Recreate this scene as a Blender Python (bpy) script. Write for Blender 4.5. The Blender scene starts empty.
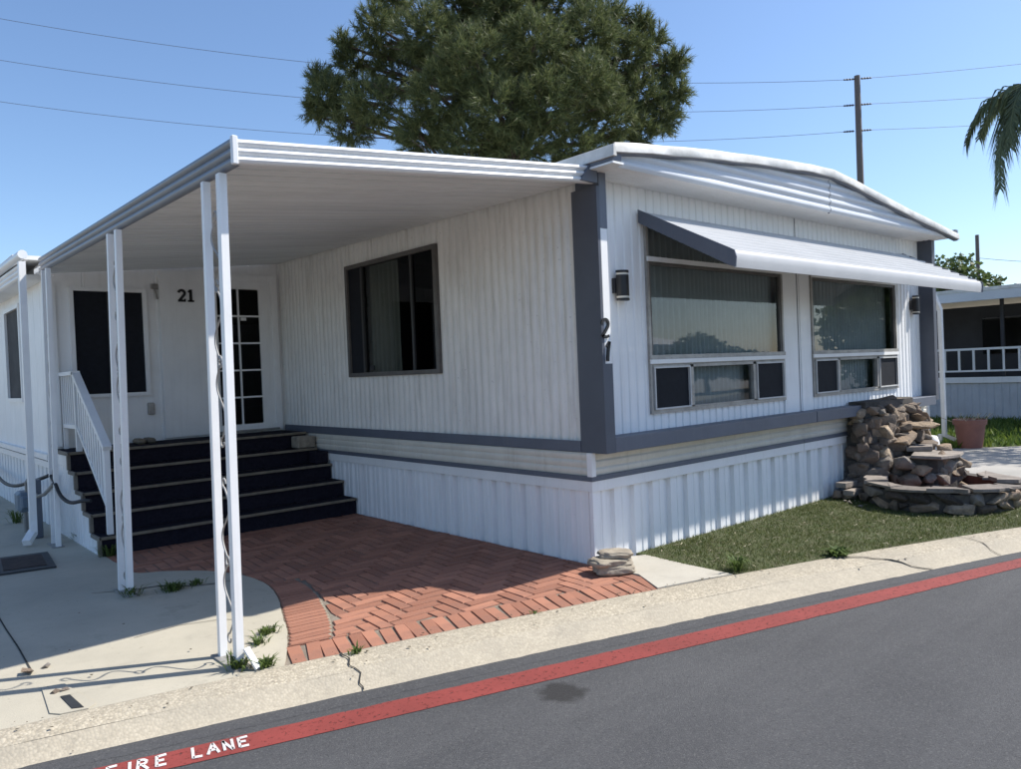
import bpy, bmesh, math, random
import numpy as np
from mathutils import Vector, Matrix, noise
random.seed(7); rng = np.random.default_rng(7)
S = bpy.context.scene
COL = S.collection
# ------------------------------------------------------------------ camera
F_PX, CXP, CYP = 772.0, 510.5, 384.5
CAM = np.array([-4.435, -4.168, 1.55])
ROT = np.array([[0.7531, -0.6566, -0.0413], [0.0421, -0.0145, 0.9990], [-0.6566, -0.7541, 0.0167]])
u, _, vt = np.linalg.svd(ROT); ROT = u @ vt
cam_d = bpy.data.cameras.new('camera'); cam = bpy.data.objects.new('camera', cam_d); COL.objects.link(cam)
cam_d.sensor_fit = 'HORIZONTAL'; cam_d.sensor_width = 36.0; cam_d.lens = 36.0 * F_PX / 1021.0
cam_d.clip_start = 0.05; cam_d.clip_end = 3000
m = Matrix.Identity(4)
for i in range(3):
    for j in range(3): m[i][j] = ROT[j][i]
    m[i][3] = CAM[i]
cam.matrix_world = m
S.camera = cam
# ------------------------------------------------------------------ light
SUN_AZ = Vector((0.87, -0.49)).normalized(); SUN_EL = math.radians(49.5)
W = bpy.data.worlds.new('World'); S.world = W; W.use_nodes = True
nt = W.node_tree; nt.nodes.clear()
sky = nt.nodes.new('ShaderNodeTexSky'); sky.sky_type = 'NISHITA'; sky.sun_disc = False
sky.sun_elevation = SUN_EL; sky.sun_rotation = math.atan2(SUN_AZ.x, SUN_AZ.y)
sky.air_density = 1.0; sky.dust_density = 0.9; sky.ozone_density = 5.0; sky.altitude = 200
bg = nt.nodes.new('ShaderNodeBackground'); bg.inputs[1].default_value = 0.094
ow = nt.nodes.new('ShaderNodeOutputWorld')
nt.links.new(sky.outputs[0], bg.inputs[0]); nt.links.new(bg.outputs[0], ow.inputs[0])
sl = bpy.data.lights.new('sun', 'SUN'); sl.energy = 3.25; sl.angle = math.radians(0.6); sl.color = (1.0, 0.95, 0.87)
so = bpy.data.objects.new('sun', sl); COL.objects.link(so)
sd = Vector((SUN_AZ.x * math.cos(SUN_EL), SUN_AZ.y * math.cos(SUN_EL), math.sin(SUN_EL)))
so.rotation_euler = sd.to_track_quat('Z', 'Y').to_euler(); so.location = (8, -8, 20)
S.view_settings.view_transform = 'Standard'; S.view_settings.look = 'None'
S.view_settings.exposure = 1.05; S.view_settings.gamma = 1.0

# ------------------------------------------------------------------ helpers
def ray(px, py): return ROT.T @ np.array([px - CXP, -(py - CYP), -F_PX])
def on(px, py, ax, val):
    d = ray(px, py); return Vector(CAM + d * ((val - CAM[ax]) / d[ax]))
def at_depth(px, py, depth):
    d = ray(px, py); return Vector(CAM + d * (depth / F_PX))

def tag(o, label=None, cat=None, group=None, kind=None):
    if label: o['label'] = label
    if cat: o['category'] = cat
    if group: o['group'] = group
    if kind: o['kind'] = kind
    return o
def thing(name, loc, label, cat, group=None):
    o = bpy.data.objects.new(name, None); COL.objects.link(o); o.location = loc; o.empty_display_size = .2
    return tag(o, label, cat, group)
BASE = {}
def base_of(p):
    while p.parent: p = p.parent
    return p.location.copy()

class MB:
    def __init__(s): s.v = []; s.f = []; s.sm = False
    def add(s, vs, fs):
        o = len(s.v); s.v += [tuple(v) for v in vs]; s.f += [tuple(i + o for i in f) for f in fs]; return s
    def box(s, x0, x1, y0, y1, z0, z1, bev=0.0):
        if bev <= 0:
            vs = [(x, y, z) for z in (z0, z1) for y in (y0, y1) for x in (x0, x1)]
            return s.add(vs, [(0, 2, 3, 1), (4, 5, 7, 6), (0, 1, 5, 4), (2, 6, 7, 3), (0, 4, 6, 2), (1, 3, 7, 5)])
        bm = bmesh.new(); bmesh.ops.create_cube(bm, size=1)
        for v in bm.verts: v.co = Vector(((x0 + x1) / 2 + v.co.x * (x1 - x0), (y0 + y1) / 2 + v.co.y * (y1 - y0), (z0 + z1) / 2 + v.co.z * (z1 - z0)))
        bmesh.ops.bevel(bm, geom=bm.edges[:], offset=bev, segments=1, affect='EDGES')
        return s.bm(bm)
    def bm(s, bm):
        bm.verts.index_update()
        vs = [v.co[:] for v in bm.verts]; fs = [[v.index for v in f.verts] for f in bm.faces]; bm.free()
        return s.add(vs, fs)
    def bar(s, a, b, w, h, up=(0, 0, 1)):
        a = Vector(a); b = Vector(b); d = (b - a).normalized(); up = Vector(up)
        if abs(d.dot(up)) > .98: up = Vector((0, 1, 0))
        r = d.cross(up).normalized(); t = r.cross(d)
        vs = [p + r * (sx * w / 2) + t * (sz * h / 2) for p in (a, b) for sz in (-1, 1) for sx in (-1, 1)]
        return s.add(vs, [(0, 1, 3, 2), (4, 6, 7, 5), (0, 4, 5, 1), (2, 3, 7, 6), (0, 2, 6, 4), (1, 5, 7, 3)])
    def tube(s, pts, rad, n=8, cap=True):
        pts = [Vector(p) for p in pts]; k = len(pts); rads = rad if hasattr(rad, '__len__') else [rad] * k
        vs = []; fs = []; ref = None
        for i, p in enumerate(pts):
            d = (pts[min(i + 1, k - 1)] - pts[max(i - 1, 0)]).normalized()
            if ref is None:
                ref = d.cross(Vector((0, 0, 1)) if abs(d.z) < .9 else Vector((0, 1, 0))).normalized()
            ref = (ref - d * ref.dot(d)).normalized(); t = d.cross(ref)
            for j in range(n):
                a = 2 * math.pi * j / n; vs.append(p + (ref * math.cos(a) + t * math.sin(a)) * rads[i])
        for i in range(k - 1):
            for j in range(n):
                a = i * n + j; b = i * n + (j + 1) % n; fs.append((a, b, b + n, a + n))
        if cap: fs += [tuple(range(n))[::-1], tuple(range((k - 1) * n, k * n))]
        return s.add(vs, fs)
    def prism(s, poly, ax, a0, a1):
        """poly of 2D points in the other two axes (cyclic order), extruded along axis ax"""
        def P(p, a):
            return {0: (a, p[0], p[1]), 1: (p[0], a, p[1]), 2: (p[0], p[1], a)}[ax]
        n = len(poly); vs = [P(p, a0) for p in poly] + [P(p, a1) for p in poly]
        fs = [tuple(range(n))[::-1], tuple(range(n, 2 * n))] + [(i, (i + 1) % n, n + (i + 1) % n, n + i) for i in range(n)]
        return s.add(vs, fs)
    def sheet(s, grid):
        r = len(grid); c = len(grid[0]); vs = [p for row in grid for p in row]
        return s.add(vs, [(i * c + j, i * c + j + 1, (i + 1) * c + j + 1, (i + 1) * c + j) for i in range(r - 1) for j in range(c - 1)])
    def quad(s, a, b, c, d): return s.add([a, b, c, d], [(0, 1, 2, 3)])
    def lathe(s, c, prof, n=24):
        g = []
        for r, z in prof: g.append([(c[0] + r * math.cos(2 * math.pi * j / n), c[1] + r * math.sin(2 * math.pi * j / n), c[2] + z) for j in range(n)])
        k = len(prof); vs = [p for row in g for p in row]
        return s.add(vs, [(i * n + j, i * n + (j + 1) % n, (i + 1) * n + (j + 1) % n, (i + 1) * n + j) for i in range(k - 1) for j in range(n)])
    def build(s, name, mat, parent=None, smooth=False, fix=True):
        b = base_of(parent) if parent else Vector((0, 0, 0))
        me = bpy.data.meshes.new(name)
        me.from_pydata([(v[0] - b.x, v[1] - b.y, v[2] - b.z) for v in s.v], [], s.f)
        if fix:
            bm = bmesh.new(); bm.from_mesh(me); bmesh.ops.recalc_face_normals(bm, faces=bm.faces[:]); bm.to_mesh(me); bm.free()
        if smooth:
            me.polygons.foreach_set('use_smooth', [True] * len(me.polygons))
        me.update(); me.materials.append(mat)
        o = bpy.data.objects.new(name, me); COL.objects.link(o)
        if parent: o.parent = parent
        return o
def smooth_angle(o, deg=40):
    me = o.data; me.polygons.foreach_set('use_smooth', [True] * len(me.polygons))
    bm = bmesh.new(); bm.from_mesh(me)
    for e in bm.edges:
        if len(e.link_faces) == 2: e.smooth = e.calc_face_angle(0) < math.radians(deg)
    bm.to_mesh(me); bm.free(); return o
def recenter(o, p):
    """give a one-mesh thing its origin at p"""
    o.data.transform(Matrix.Translation(-Vector(p))); o.location = p; return o

# ------------------------------------------------------------------ materials
def new_mat(name):
    m = bpy.data.materials.new(name); m.use_nodes = True
    return m, m.node_tree, m.node_tree.nodes['Principled BSDF']
def N(nt, t, **kw):
    n = nt.nodes.new(t)
    for k, v in kw.items():
        if k in n.inputs: n.inputs[k].default_value = v
        else: setattr(n, k, v)
    return n
def mixc(nt, fac, a, b, mode='MIX'):
    n = nt.nodes.new('ShaderNodeMix'); n.data_type = 'RGBA'; n.blend_type = mode
    for sock, val in ((n.inputs[0], fac), (n.inputs[6], a), (n.inputs[7], b)):
        if hasattr(val, 'is_linked'): nt.links.new(val, sock)
        elif isinstance(val, (int, float)): sock.default_value = val
        else: sock.default_value = (*val, 1)
    return n.outputs[2]
def ramp(nt, src, a, b, lo=0., hi=1.):
    n = nt.nodes.new('ShaderNodeMapRange'); nt.links.new(src, n.inputs[0])
    n.inputs[1].default_value = a; n.inputs[2].default_value = b; n.inputs[3].default_value = lo; n.inputs[4].default_value = hi
    return n.outputs[0]
def coords(nt, scale=(1, 1, 1), kind='Object'):
    t = nt.nodes.new('ShaderNodeTexCoord'); mp = nt.nodes.new('ShaderNodeMapping'); mp.inputs['Scale'].default_value = scale
    nt.links.new(t.outputs[kind], mp.inputs[0]); return mp.outputs[0]
def noise_n(nt, vec, scale, detail=4, rough=.6):
    n = N(nt, 'ShaderNodeTexNoise', Scale=scale, Detail=detail, Roughness=rough); nt.links.new(vec, n.inputs['Vector']); return n.outputs['Fac']
def bump(nt, bsdf, h, strength=.3, dist=.01):
    b = N(nt, 'ShaderNodeBump', Strength=strength, Distance=dist); nt.links.new(h, b.inputs['Height']); nt.links.new(b.outputs[0], bsdf.inputs['Normal'])
def pm(name, c, rough=.6, var=.12, scale=3., dark=None, streak=None, spots=0., bmp=0., bscale=60., metal=0., island=0., objrand=0., spec=.5, stretch=(1, 1, 1)):
    m, nt, b = new_mat(name)
    vec = coords(nt, stretch)
    c2 = dark or tuple(x * (1 - var * 2) for x in c)
    col = mixc(nt, ramp(nt, noise_n(nt, vec, scale, 6, .65), .35, .7), c, c2)
    if streak:
        v2 = coords(nt, (9, 9, .5)); f = ramp(nt, noise_n(nt, v2, 2.2, 5, .7), .52, .8, 0, streak[1]); col = mixc(nt, f, col, streak[0])
    if spots:
        f = ramp(nt, noise_n(nt, vec, 42, 2, .5), .68, .74, 0, spots); col = mixc(nt, f, col, tuple(x * .35 for x in c))
    if island or objrand:
        g = nt.nodes.new('ShaderNodeNewGeometry'); oi = nt.nodes.new('ShaderNodeObjectInfo')
        src = g.outputs['Random Per Island'] if island else oi.outputs['Random']
        am = island or objrand
        col = mixc(nt, 1.0, col, mixc(nt, src, (1 - am,) * 3, (1 + am,) * 3), 'MULTIPLY')
    nt.links.new(col, b.inputs['Base Color']); b.inputs['Roughness'].default_value = rough; b.inputs['Metallic'].default_value = metal
    b.inputs['Specular IOR Level'].default_value = spec
    if bmp: bump(nt, b, noise_n(nt, vec, bscale, 5, .6), bmp, .01)
    return m
M = {}
M['white'] = pm('white_paint', (.86, .86, .85), .5, .04, 2.5, streak=((.56, .54, .49), .3))
M['white_trim'] = pm('white_trim', (.84, .84, .83), .42, .04, 3, streak=((.56, .55, .52), .3))
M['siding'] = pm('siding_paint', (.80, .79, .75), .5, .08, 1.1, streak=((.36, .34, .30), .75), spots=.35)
M['siding_front'] = pm('front_siding_paint', (.87, .88, .88), .45, .03, 1.6, streak=((.55, .53, .49), .35), spots=.12)
M['skirt'] = pm('skirting_paint', (.87, .88, .89), .42, .03, 1.8, streak=((.50, .50, .49), .35), spots=.15)
M['cream'] = pm('cream_lap', (.70, .67, .59), .5, .08, 2.5, streak=((.45, .41, .34), .5))
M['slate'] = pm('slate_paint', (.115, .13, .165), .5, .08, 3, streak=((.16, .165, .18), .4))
M['slate_dark'] = pm('slate_dark', (.085, .095, .12), .5, .08, 3)
M['alu'] = pm('aluminium', (.42, .40, .37), .45, .2, 6, spots=.5, metal=.3)
M['scroll'] = pm('weathered_scroll', (.40, .39, .37), .5, .2, 8)
M['sash'] = pm('sash_paint', (.58, .58, .57), .5, .08, 6)
M['alu_dark'] = pm('bronze_aluminium', (.13, .12, .11), .45, .2, 6, spots=.3)
M['ceiling'] = pm('pan_paint', (.80, .82, .82), .55, .05, 1.2, stretch=(.4, 3, 1), dark=(.68, .70, .70), objrand=.03)
M['gable'] = pm('gable_paint', (.60, .63, .67), .4, .05, 2)
M['slat'] = pm('awning_slat_paint', (.47, .475, .48), .5, .05, 2, dark=(.42, .425, .43))
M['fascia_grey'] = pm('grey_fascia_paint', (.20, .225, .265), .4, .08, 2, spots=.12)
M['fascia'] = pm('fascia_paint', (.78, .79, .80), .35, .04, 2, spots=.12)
M['roof'] = pm('roof_coat', (.74, .74, .72), .55, .12, 5, dark=(.52, .51, .48), bmp=.3, bscale=14)
M['black'] = pm('black_metal', (.012, .012, .014), .45, .1)
M['lampband'] = pm('lamp_band', (.75, .70, .60), .4, .05)
M['numeral'] = pm('black_numeral', (.008, .008, .009), .5, .1)
M['carpet'] = pm('stair_carpet', (.022, .020, .030), .95, .2, 30, bmp=.4, bscale=300, spec=.1)
M['nosing'] = pm('stair_nosing', (.24, .20, .145), .7, .2, 12)
M['wood_grey'] = pm('old_wood', (.24, .21, .17), .8, .2, 10, stretch=(1, 6, 1))
M['dark_glass_frame'] = pm('dark_frame', (.035, .035, .035), .5, .1)
M['curtain'] = pm('curtain', (.50, .54, .53), .9, .08, 3)
M['curtain2'] = pm('curtain_beige', (.33, .33, .30), .9, .08, 3)
M['interior'] = pm('interior_wall', (.28, .25, .22), .9, .05)
M['screen'] = pm('insect_screen', (.010, .012, .018), .75, .2, 20, spec=.3)
M['screen_grey'] = pm('blotchy_reflection_screen', (.05, .05, .052), .8, .3, 3, dark=(.09, .09, .09), spec=.2)  # grey blotches paint dull reflections into the dark pane colour
M['rubber'] = pm('rubber', (.02, .02, .022), .6, .1)
M['meter'] = pm('meter_grey', (.16, .21, .26), .5, .1, 5)
M['pipe'] = pm('pipe_paint', (.30, .29, .27), .5, .2, 8)
M['terracotta'] = pm('terracotta_plastic', (.23, .10, .08), .6, .1, 6)
M['soil'] = pm('soil', (.07, .05, .035), .95, .3, 15, bmp=.6, bscale=50)
M['bagcloth'] = pm('bag_cloth', (.38, .33, .255), .9, .2, 9, dark=(.20, .17, .135), bmp=.4, bscale=40)
M['bark'] = pm('bark', (.11, .08, .06), .95, .25, 6, bmp=.8, bscale=12)
M['palm_bark'] = pm('palm_bark', (.20, .17, .13), .95, .2, 6, bmp=.6, bscale=14)
M['polewood'] = pm('pole_wood', (.17, .15, .135), .9, .15, 4, stretch=(6, 6, .4))
M['wire'] = pm('wire', (.20, .23, .28), .7, .05)
M['insul'] = pm('insulator', (.08, .09, .10), .5, .1)
M['neigh_dark'] = pm('screened_wall', (.035, .036, .045), .6, .2, 2)
M['neigh_wall'] = pm('neighbour_skirt', (.55, .58, .62), .6, .08, 3)
M['steel'] = pm('grate_iron', (.03, .032, .035), .6, .2, 10)
M['rust'] = pm('rusty_mat', (.05, .03, .026), .9, .3, 12, bmp=.4, bscale=120)
M['crackdirt'] = pm('joint_dirt', (.045, .042, .036), .95, .3, 20)
M['dry_leaf'] = pm('dry_leaf', (.13, .10, .06), .9, .3, 10, island=.5)
M['leaf_litter'] = pm('straw', (.42, .37, .26), .9, .2, 10, island=.3)

def concrete(name, c, c2, speck=.25, seam=None):
    m, nt, b = new_mat(name); vec = coords(nt)
    col = mixc(nt, ramp(nt, noise_n(nt, vec, 1.3, 8, .65), .35, .68), c, c2)
    col = mixc(nt, ramp(nt, noise_n(nt, vec, 6, 6, .7), .55, .75, 0, .35), col, tuple(x * .72 for x in c))
    col = mixc(nt, ramp(nt, noise_n(nt, vec, 3.1, 8, .75), .56, .70, 0, .45), col, tuple(x * .62 for x in c2))
    col = mixc(nt, ramp(nt, noise_n(nt, vec, 24, 3, .6), .66, .72, 0, .4), col, tuple(x * .4 for x in c2))
    fine = noise_n(nt, vec, 130, 3, .7)
    col = mixc(nt, ramp(nt, fine, .35, .65, 0, speck), col, tuple(x * .45 for x in c))
    nt.links.new(col, b.inputs['Base Color']); b.inputs['Roughness'].default_value = .88
    bump(nt, b, fine, .25, .006); return m
M['concrete'] = concrete('old_concrete', (.48, .44, .35), (.39, .36, .29), .15)
M['concrete_pale'] = concrete('pale_concrete', (.50, .47, .40), (.41, .38, .32), .12)
M['drive'] = concrete('drive_concrete', (.40, .38, .35), (.31, .30, .275), .15)
def aggregate(name, worn):
    m, nt, b = new_mat(name); vec = coords(nt)
    v = N(nt, 'ShaderNodeTexVoronoi', Scale=70.); nt.links.new(vec, v.inputs['Vector'])
    dist = v.outputs['Distance']; sep = nt.nodes.new('ShaderNodeSeparateColor'); nt.links.new(v.outputs['Color'], sep.inputs[0])
    col = mixc(nt, sep.outputs[0], (.32, .28, .21), (.54, .48, .37))
    col = mixc(nt, ramp(nt, sep.outputs[1], .82, 1, 0, .6), col, (.19, .165, .13))
    col = mixc(nt, ramp(nt, dist, .45, .75, 0, .5), col, (.27, .235, .18))
    col = mixc(nt, worn, col, (.41, .365, .285))
    col = mixc(nt, ramp(nt, noise_n(nt, vec, 2.2, 7, .7), .42, .68, 0, .6), col, (.31, .28, .225))
    col = mixc(nt, ramp(nt, noise_n(nt, vec, 11, 6, .75), .56, .72, 0, .5), col, (.23, .205, .165))
    nt.links.new(col, b.inputs['Base Color']); b.inputs['Roughness'].default_value = .9
    inv = N(nt, 'ShaderNodeMath', operation='SUBTRACT'); inv.inputs[0].default_value = 1.0; nt.links.new(dist, inv.inputs[1])
    bump(nt, b, inv.outputs[0], .5 - worn * .3, .006); return m
M['aggregate'] = aggregate('exposed_aggregate', 0.1); M['aggregate_worn'] = aggregate('worn_aggregate', .6)
M['gutter'] = concrete('gutter_concrete', (.43, .385, .30), (.34, .305, .24), .4)
def asphalt():
    m, nt, b = new_mat('asphalt'); vec = coords(nt)
    fine = noise_n(nt, vec, 190, 3, .75)
    v = N(nt, 'ShaderNodeTexVoronoi', Scale=150.); nt.links.new(vec, v.inputs['Vector']); sep = nt.nodes.new('ShaderNodeSeparateColor'); nt.links.new(v.outputs['Color'], sep.inputs[0])
    col = mixc(nt, ramp(nt, noise_n(nt, vec, .6, 7, .65), .35, .68), (.050, .051, .055), (.072, .073, .077))
    mp = N(nt, 'ShaderNodeMapping'); tc = nt.nodes.new('ShaderNodeTexCoord'); nt.links.new(tc.outputs['Object'], mp.inputs[0])
    mp.inputs['Rotation'].default_value = (0, 0, .28); mp.inputs['Scale'].default_value = (.35, 2.2, 1)
    col = mixc(nt, ramp(nt, noise_n(nt, mp.outputs[0], 1.1, 6, .7), .45, .72, 0, .55), col, (.090, .091, .094))
    col = mixc(nt, ramp(nt, noise_n(nt, mp.outputs[0], 5, 6, .75), .55, .75, 0, .40), col, (.040, .040, .043))
    col = mixc(nt, ramp(nt, sep.outputs[0], .72, 1.0, 0, .55), col, (.125, .124, .122))
    col = mixc(nt, ramp(nt, sep.outputs[1], .80, 1.0, 0, .6), col, (.022, .022, .024))
    # an oil stain with its own outline
    dv = N(nt, 'ShaderNodeVectorMath', operation='DISTANCE'); nz = N(nt, 'ShaderNodeTexNoise', Scale=14., Detail=4.); nt.links.new(vec, nz.inputs['Vector'])
    mx = N(nt, 'ShaderNodeVectorMath', operation='MULTIPLY_ADD'); mx.inputs[1].default_value = (.14, .14, 0); nt.links.new(nz.outputs['Color'], mx.inputs[0]); nt.links.new(vec, mx.inputs[2])
    sc = N(nt, 'ShaderNodeVectorMath', operation='MULTIPLY'); sc.inputs[1].default_value = (1, 1, 0); nt.links.new(mx.outputs[0], sc.inputs[0])
    nt.links.new(sc.outputs[0], dv.inputs[0]); dv.inputs[1].default_value = (-1.66, -1.29, 0)
    col = mixc(nt, ramp(nt, dv.outputs['Value'], .09, .14, .85, 0), col, (.016, .015, .015))
    nt.links.new(col, b.inputs['Base Color']); b.inputs['Roughness'].default_value = .85
    bump(nt, b, fine, .7, .006); return m
M['asphalt'] = asphalt()
def paint(name, c, lo, hi):
    m, nt, b = new_mat(name); vec = coords(nt)
    f = noise_n(nt, vec, 38, 6, .75); g = noise_n(nt, vec, 3, 4, .6)
    col = mixc(nt, ramp(nt, g, .35, .7), c, tuple(x * .75 for x in c))
    col = mixc(nt, ramp(nt, noise_n(nt, vec, 150, 2, .6), .5, .7, 0, .35), col, tuple(x * .5 for x in c))
    nt.links.new(col, b.inputs['Base Color']); b.inputs['Roughness'].default_value = .75
    nt.links.new(ramp(nt, f, lo, hi, 1, 0), b.inputs['Alpha']); return m
M['red_paint'] = paint('red_paint', (.245, .042, .035), .56, .70)
M['white_paint_road'] = paint('white_road_paint', (.72, .70, .68), .60, .72)
def brick_mat():
    m, nt, b = new_mat('red_brick'); vec = coords(nt)
    oi = nt.nodes.new('ShaderNodeObjectInfo'); g = nt.nodes.new('ShaderNodeNewGeometry')
    ad = N(nt, 'ShaderNodeMath', operation='ADD'); nt.links.new(oi.outputs['Random'], ad.inputs[0]); nt.links.new(g.outputs['Random Per Island'], ad.inputs[1])
    fr = N(nt, 'ShaderNodeMath', operation='FRACT'); nt.links.new(ad.outputs[0], fr.inputs[0])
    col = mixc(nt, fr.outputs[0], (.25, .105, .066), (.40, .180, .115))
    col = mixc(nt, ramp(nt, noise_n(nt, vec, 4, 6, .7), .45, .7, 0, .65), col, (.20, .105, .080))
    col = mixc(nt, ramp(nt, noise_n(nt, vec, 60, 4, .7), .5, .72, 0, .4), col, (.42, .22, .14))
    nt.links.new(col, b.inputs['Base Color']); b.inputs['Roughness'].default_value = .88
    bump(nt, b, noise_n(nt, vec, 90, 4, .7), .35, .006); return m
M['brick'] = brick_mat()
M['mortar_pale'] = pm('pale_mortar', (.33, .295, .23), .95, .2, 20)
M['grout'] = pm('grout', (.24, .205, .165), .95, .25, 12, bmp=.5, bscale=60)
def rock_mat(name='field_stone', mul=1.0):
    m, nt, b = new_mat(name); vec = coords(nt)
    oi = nt.nodes.new('ShaderNodeObjectInfo')
    cr = nt.nodes.new('ShaderNodeValToRGB'); nt.links.new(oi.outputs['Random'], cr.inputs[0])
    e = cr.color_ramp.elements; e[0].color = (.07, .055, .045, 1); e[1].color = (.42, .33, .23, 1)
    for p, c in ((.3, (.19, .145, .105, 1)), (.5, (.20, .185, .165, 1)), (.65, (.15, .11, .085, 1)), (.8, (.29, .21, .14, 1))):
        x = e.new(p); x.color = c
    col = mixc(nt, ramp(nt, noise_n(nt, vec, 9, 7, .7), .4, .7), cr.outputs[0], (.12, .095, .075))
    col = mixc(nt, ramp(nt, noise_n(nt, vec, 30, 5, .7), .55, .75, 0, .5), col, (.38, .34, .28))
    col = mixc(nt, 1.0, col, (mul,) * 3, 'MULTIPLY')
    nt.links.new(col, b.inputs['Base Color']); b.inputs['Roughness'].default_value = .9
    bump(nt, b, noise_n(nt, vec, 22, 7, .7), .9, .03); return m
M['rock'] = rock_mat('field_stone', 1.25); M['rock_dark'] = rock_mat('dark_basalt', .55); M['rock_pale'] = rock_mat('pale_granite', 1.7)
M['mortar'] = pm('mortar', (.10, .09, .08), .95, .3, 8, bmp=.6, bscale=30)
M['slab'] = pm('flat_slab', (.30, .26, .225), .85, .25, 7, bmp=.7, bscale=24, objrand=.3)
M['basin'] = pm('basin_red', (.17, .065, .05), .8, .2, 8)
def leafy(name, a, b2, trans=.3):
    m, nt, b = new_mat(name)
    g = nt.nodes.new('ShaderNodeNewGeometry')
    col = mixc(nt, g.outputs['Random Per Island'], a, b2)
    nt.links.new(col, b.inputs['Base Color']); b.inputs['Roughness'].default_value = .55; b.inputs['Specular IOR Level'].default_value = .35
    tr = nt.nodes.new('ShaderNodeBsdfTranslucent'); nt.links.new(col, tr.inputs[0])
    mx = nt.nodes.new('ShaderNodeMixShader'); mx.inputs[0].default_value = trans
    out = nt.nodes['Material Output']; nt.links.new(b.outputs[0], mx.inputs[1]); nt.links.new(tr.outputs[0], mx.inputs[2]); nt.links.new(mx.outputs[0], out.inputs[0])
    return m
M['pine'] = leafy('pine_needles', (.055, .085, .032), (.190, .210, .085), .3)
M['leaf'] = leafy('tree_leaves', (.05, .085, .022), (.12, .16, .05), .35)
M['palm'] = leafy('palm_leaves', (.05, .075, .04), (.12, .15, .08), .3)
M['grass'] = leafy('lawn_grass', (.055, .085, .018), (.17, .185, .06), .3)
M['weed'] = leafy('weed_leaves', (.06, .10, .02), (.13, .18, .05), .35)
M['ivy'] = leafy('ground_cover_leaves', (.07, .13, .02), (.18, .24, .05), .35)
M['lawn_soil'] = pm('turf_base', (.055, .075, .022), .95, .3, 9, dark=(.075, .068, .035))
M['ground'] = pm('bare_ground', (.22, .19, .145), .95, .2, .4)
def glass_mat(name, tint, refl=1.0, ior=1.5):
    m = bpy.data.materials.new(name); m.use_nodes = True; nt = m.node_tree; nt.nodes.clear()
    out = nt.nodes.new('ShaderNodeOutputMaterial'); t = nt.nodes.new('ShaderNodeBsdfTransparent'); t.inputs[0].default_value = (*tint, 1)
    g = nt.nodes.new('ShaderNodeBsdfGlossy'); g.inputs['Roughness'].default_value = .012; g.inputs[0].default_value = (refl, refl, refl, 1)
    f = nt.nodes.new('ShaderNodeFresnel'); f.inputs[0].default_value = ior
    mx = nt.nodes.new('ShaderNodeMixShader'); nt.links.new(f.outputs[0], mx.inputs[0]); nt.links.new(t.outputs[0], mx.inputs[1]); nt.links.new(g.outputs[0], mx.inputs[2])
    nt.links.new(mx.outputs[0], out.inputs[0]); return m
M['glass'] = glass_mat('window_glass', (.80, .84, .85), 1.0, 1.5)
M['glass_dark'] = glass_mat('tinted_glass', (.10, .11, .12), .8, 1.30)
M['glass_side'] = glass_mat('side_glass', (.55, .58, .56), .9, 1.32)

# ------------------------------------------------------------------ street edges (fitted from the photograph's ground contacts)
def edge_fn(pts, deg=2):
    P = np.array(pts); c = np.polyfit(P[:, 0], P[:, 1], deg); a, b = P[:, 0].min(), P[:, 0].max(); d = np.polyder(c)
    def f(x):
        if x < a: return float(np.polyval(c, a) + np.polyval(d, a) * (x - a))
        if x > b: return float(np.polyval(c, b) + np.polyval(d, b) * (x - b))
        return float(np.polyval(c, x))
    return f
pad_e = edge_fn([(-3.93, .10), (-3.32, -.06), (-2.7, -.18), (-2.03, -.33), (-1.38, -.46), (-.66, -.65), (-.01, -.82), (.17, -.87), (1.47, -1.34), (3.35, -1.98)])
asp_e = edge_fn([(-3.77, -.28), (-3.42, -.37), (-2.97, -.45), (-2.5, -.58), (-1.97, -.74), (-1.07, -1.02), (.28, -1.42), (1.4, -1.74), (2.77, -2.16)])
red_i = edge_fn([(-3.51, -.52), (-3.26, -.56), (-1.8, -.96), (.09, -1.53), (1.4, -1.88), (2.69, -2.24)])
red_o = edge_fn([(-3.27, -.745), (-1.94, -1.125), (-.1, -1.655), (1.4, -2.045), (2.29, -2.30)])
ZR = -.088
# ------------------------------------------------------------------ setting: ground, road, curb, slabs
def struct(mb, name, mat, parent=None, **k):
    o = mb.build(name, mat, parent, **k)
    if not parent: o['kind'] = 'structure'
    return o
g = MB(); R0 = 900
g.add([(R0 * math.cos(a), R0 * math.sin(a), -.16) for a in np.linspace(0, 2 * math.pi, 65)[:-1]], [tuple(range(64))])
struct(g, 'ground', M['ground'])
xs = np.concatenate([np.linspace(-60, -13, 10), np.linspace(-12, 12, 121), np.linspace(13, 90, 12)])
def jit(x, s, k=0.): return s * noise.noise(Vector((x * 7.3, k, 0))) + .5 * s * noise.noise(Vector((x * 23.1, k + 5, 0)))
g = MB(); g.sheet([[(x, asp_e(x) + .06, ZR) for x in xs], [(x, asp_e(x) - 3, ZR) for x in xs], [(x, asp_e(x) - 7.2, ZR) for x in xs]])
road = struct(g, 'road', M['asphalt'])
# crumbling dark asphalt lip lapping onto the gutter
xf = np.arange(-7, 9, .025)
g = MB(); g.sheet([[(x, asp_e(x) + .012 + jit(x, .018, 3), ZR + .009) for x in xf], [(x, asp_e(x) - .03, ZR + .010) for x in xf], [(x, asp_e(x) - .10 + jit(x, .02, 8), ZR + .001) for x in xf]])
struct(g, 'asphalt_edge', M['asphalt'], road)
xr = np.arange(-6.5, 14, .06)
g = MB(); g.sheet([[(x, red_i(x) + jit(x, .006, 11), ZR + .003) for x in xr], [(x, red_o(x) + jit(x, .006, 17), ZR + .003) for x in xr]])
struct(g, 'fire_lane_stripe', M['red_paint'], road)
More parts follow.
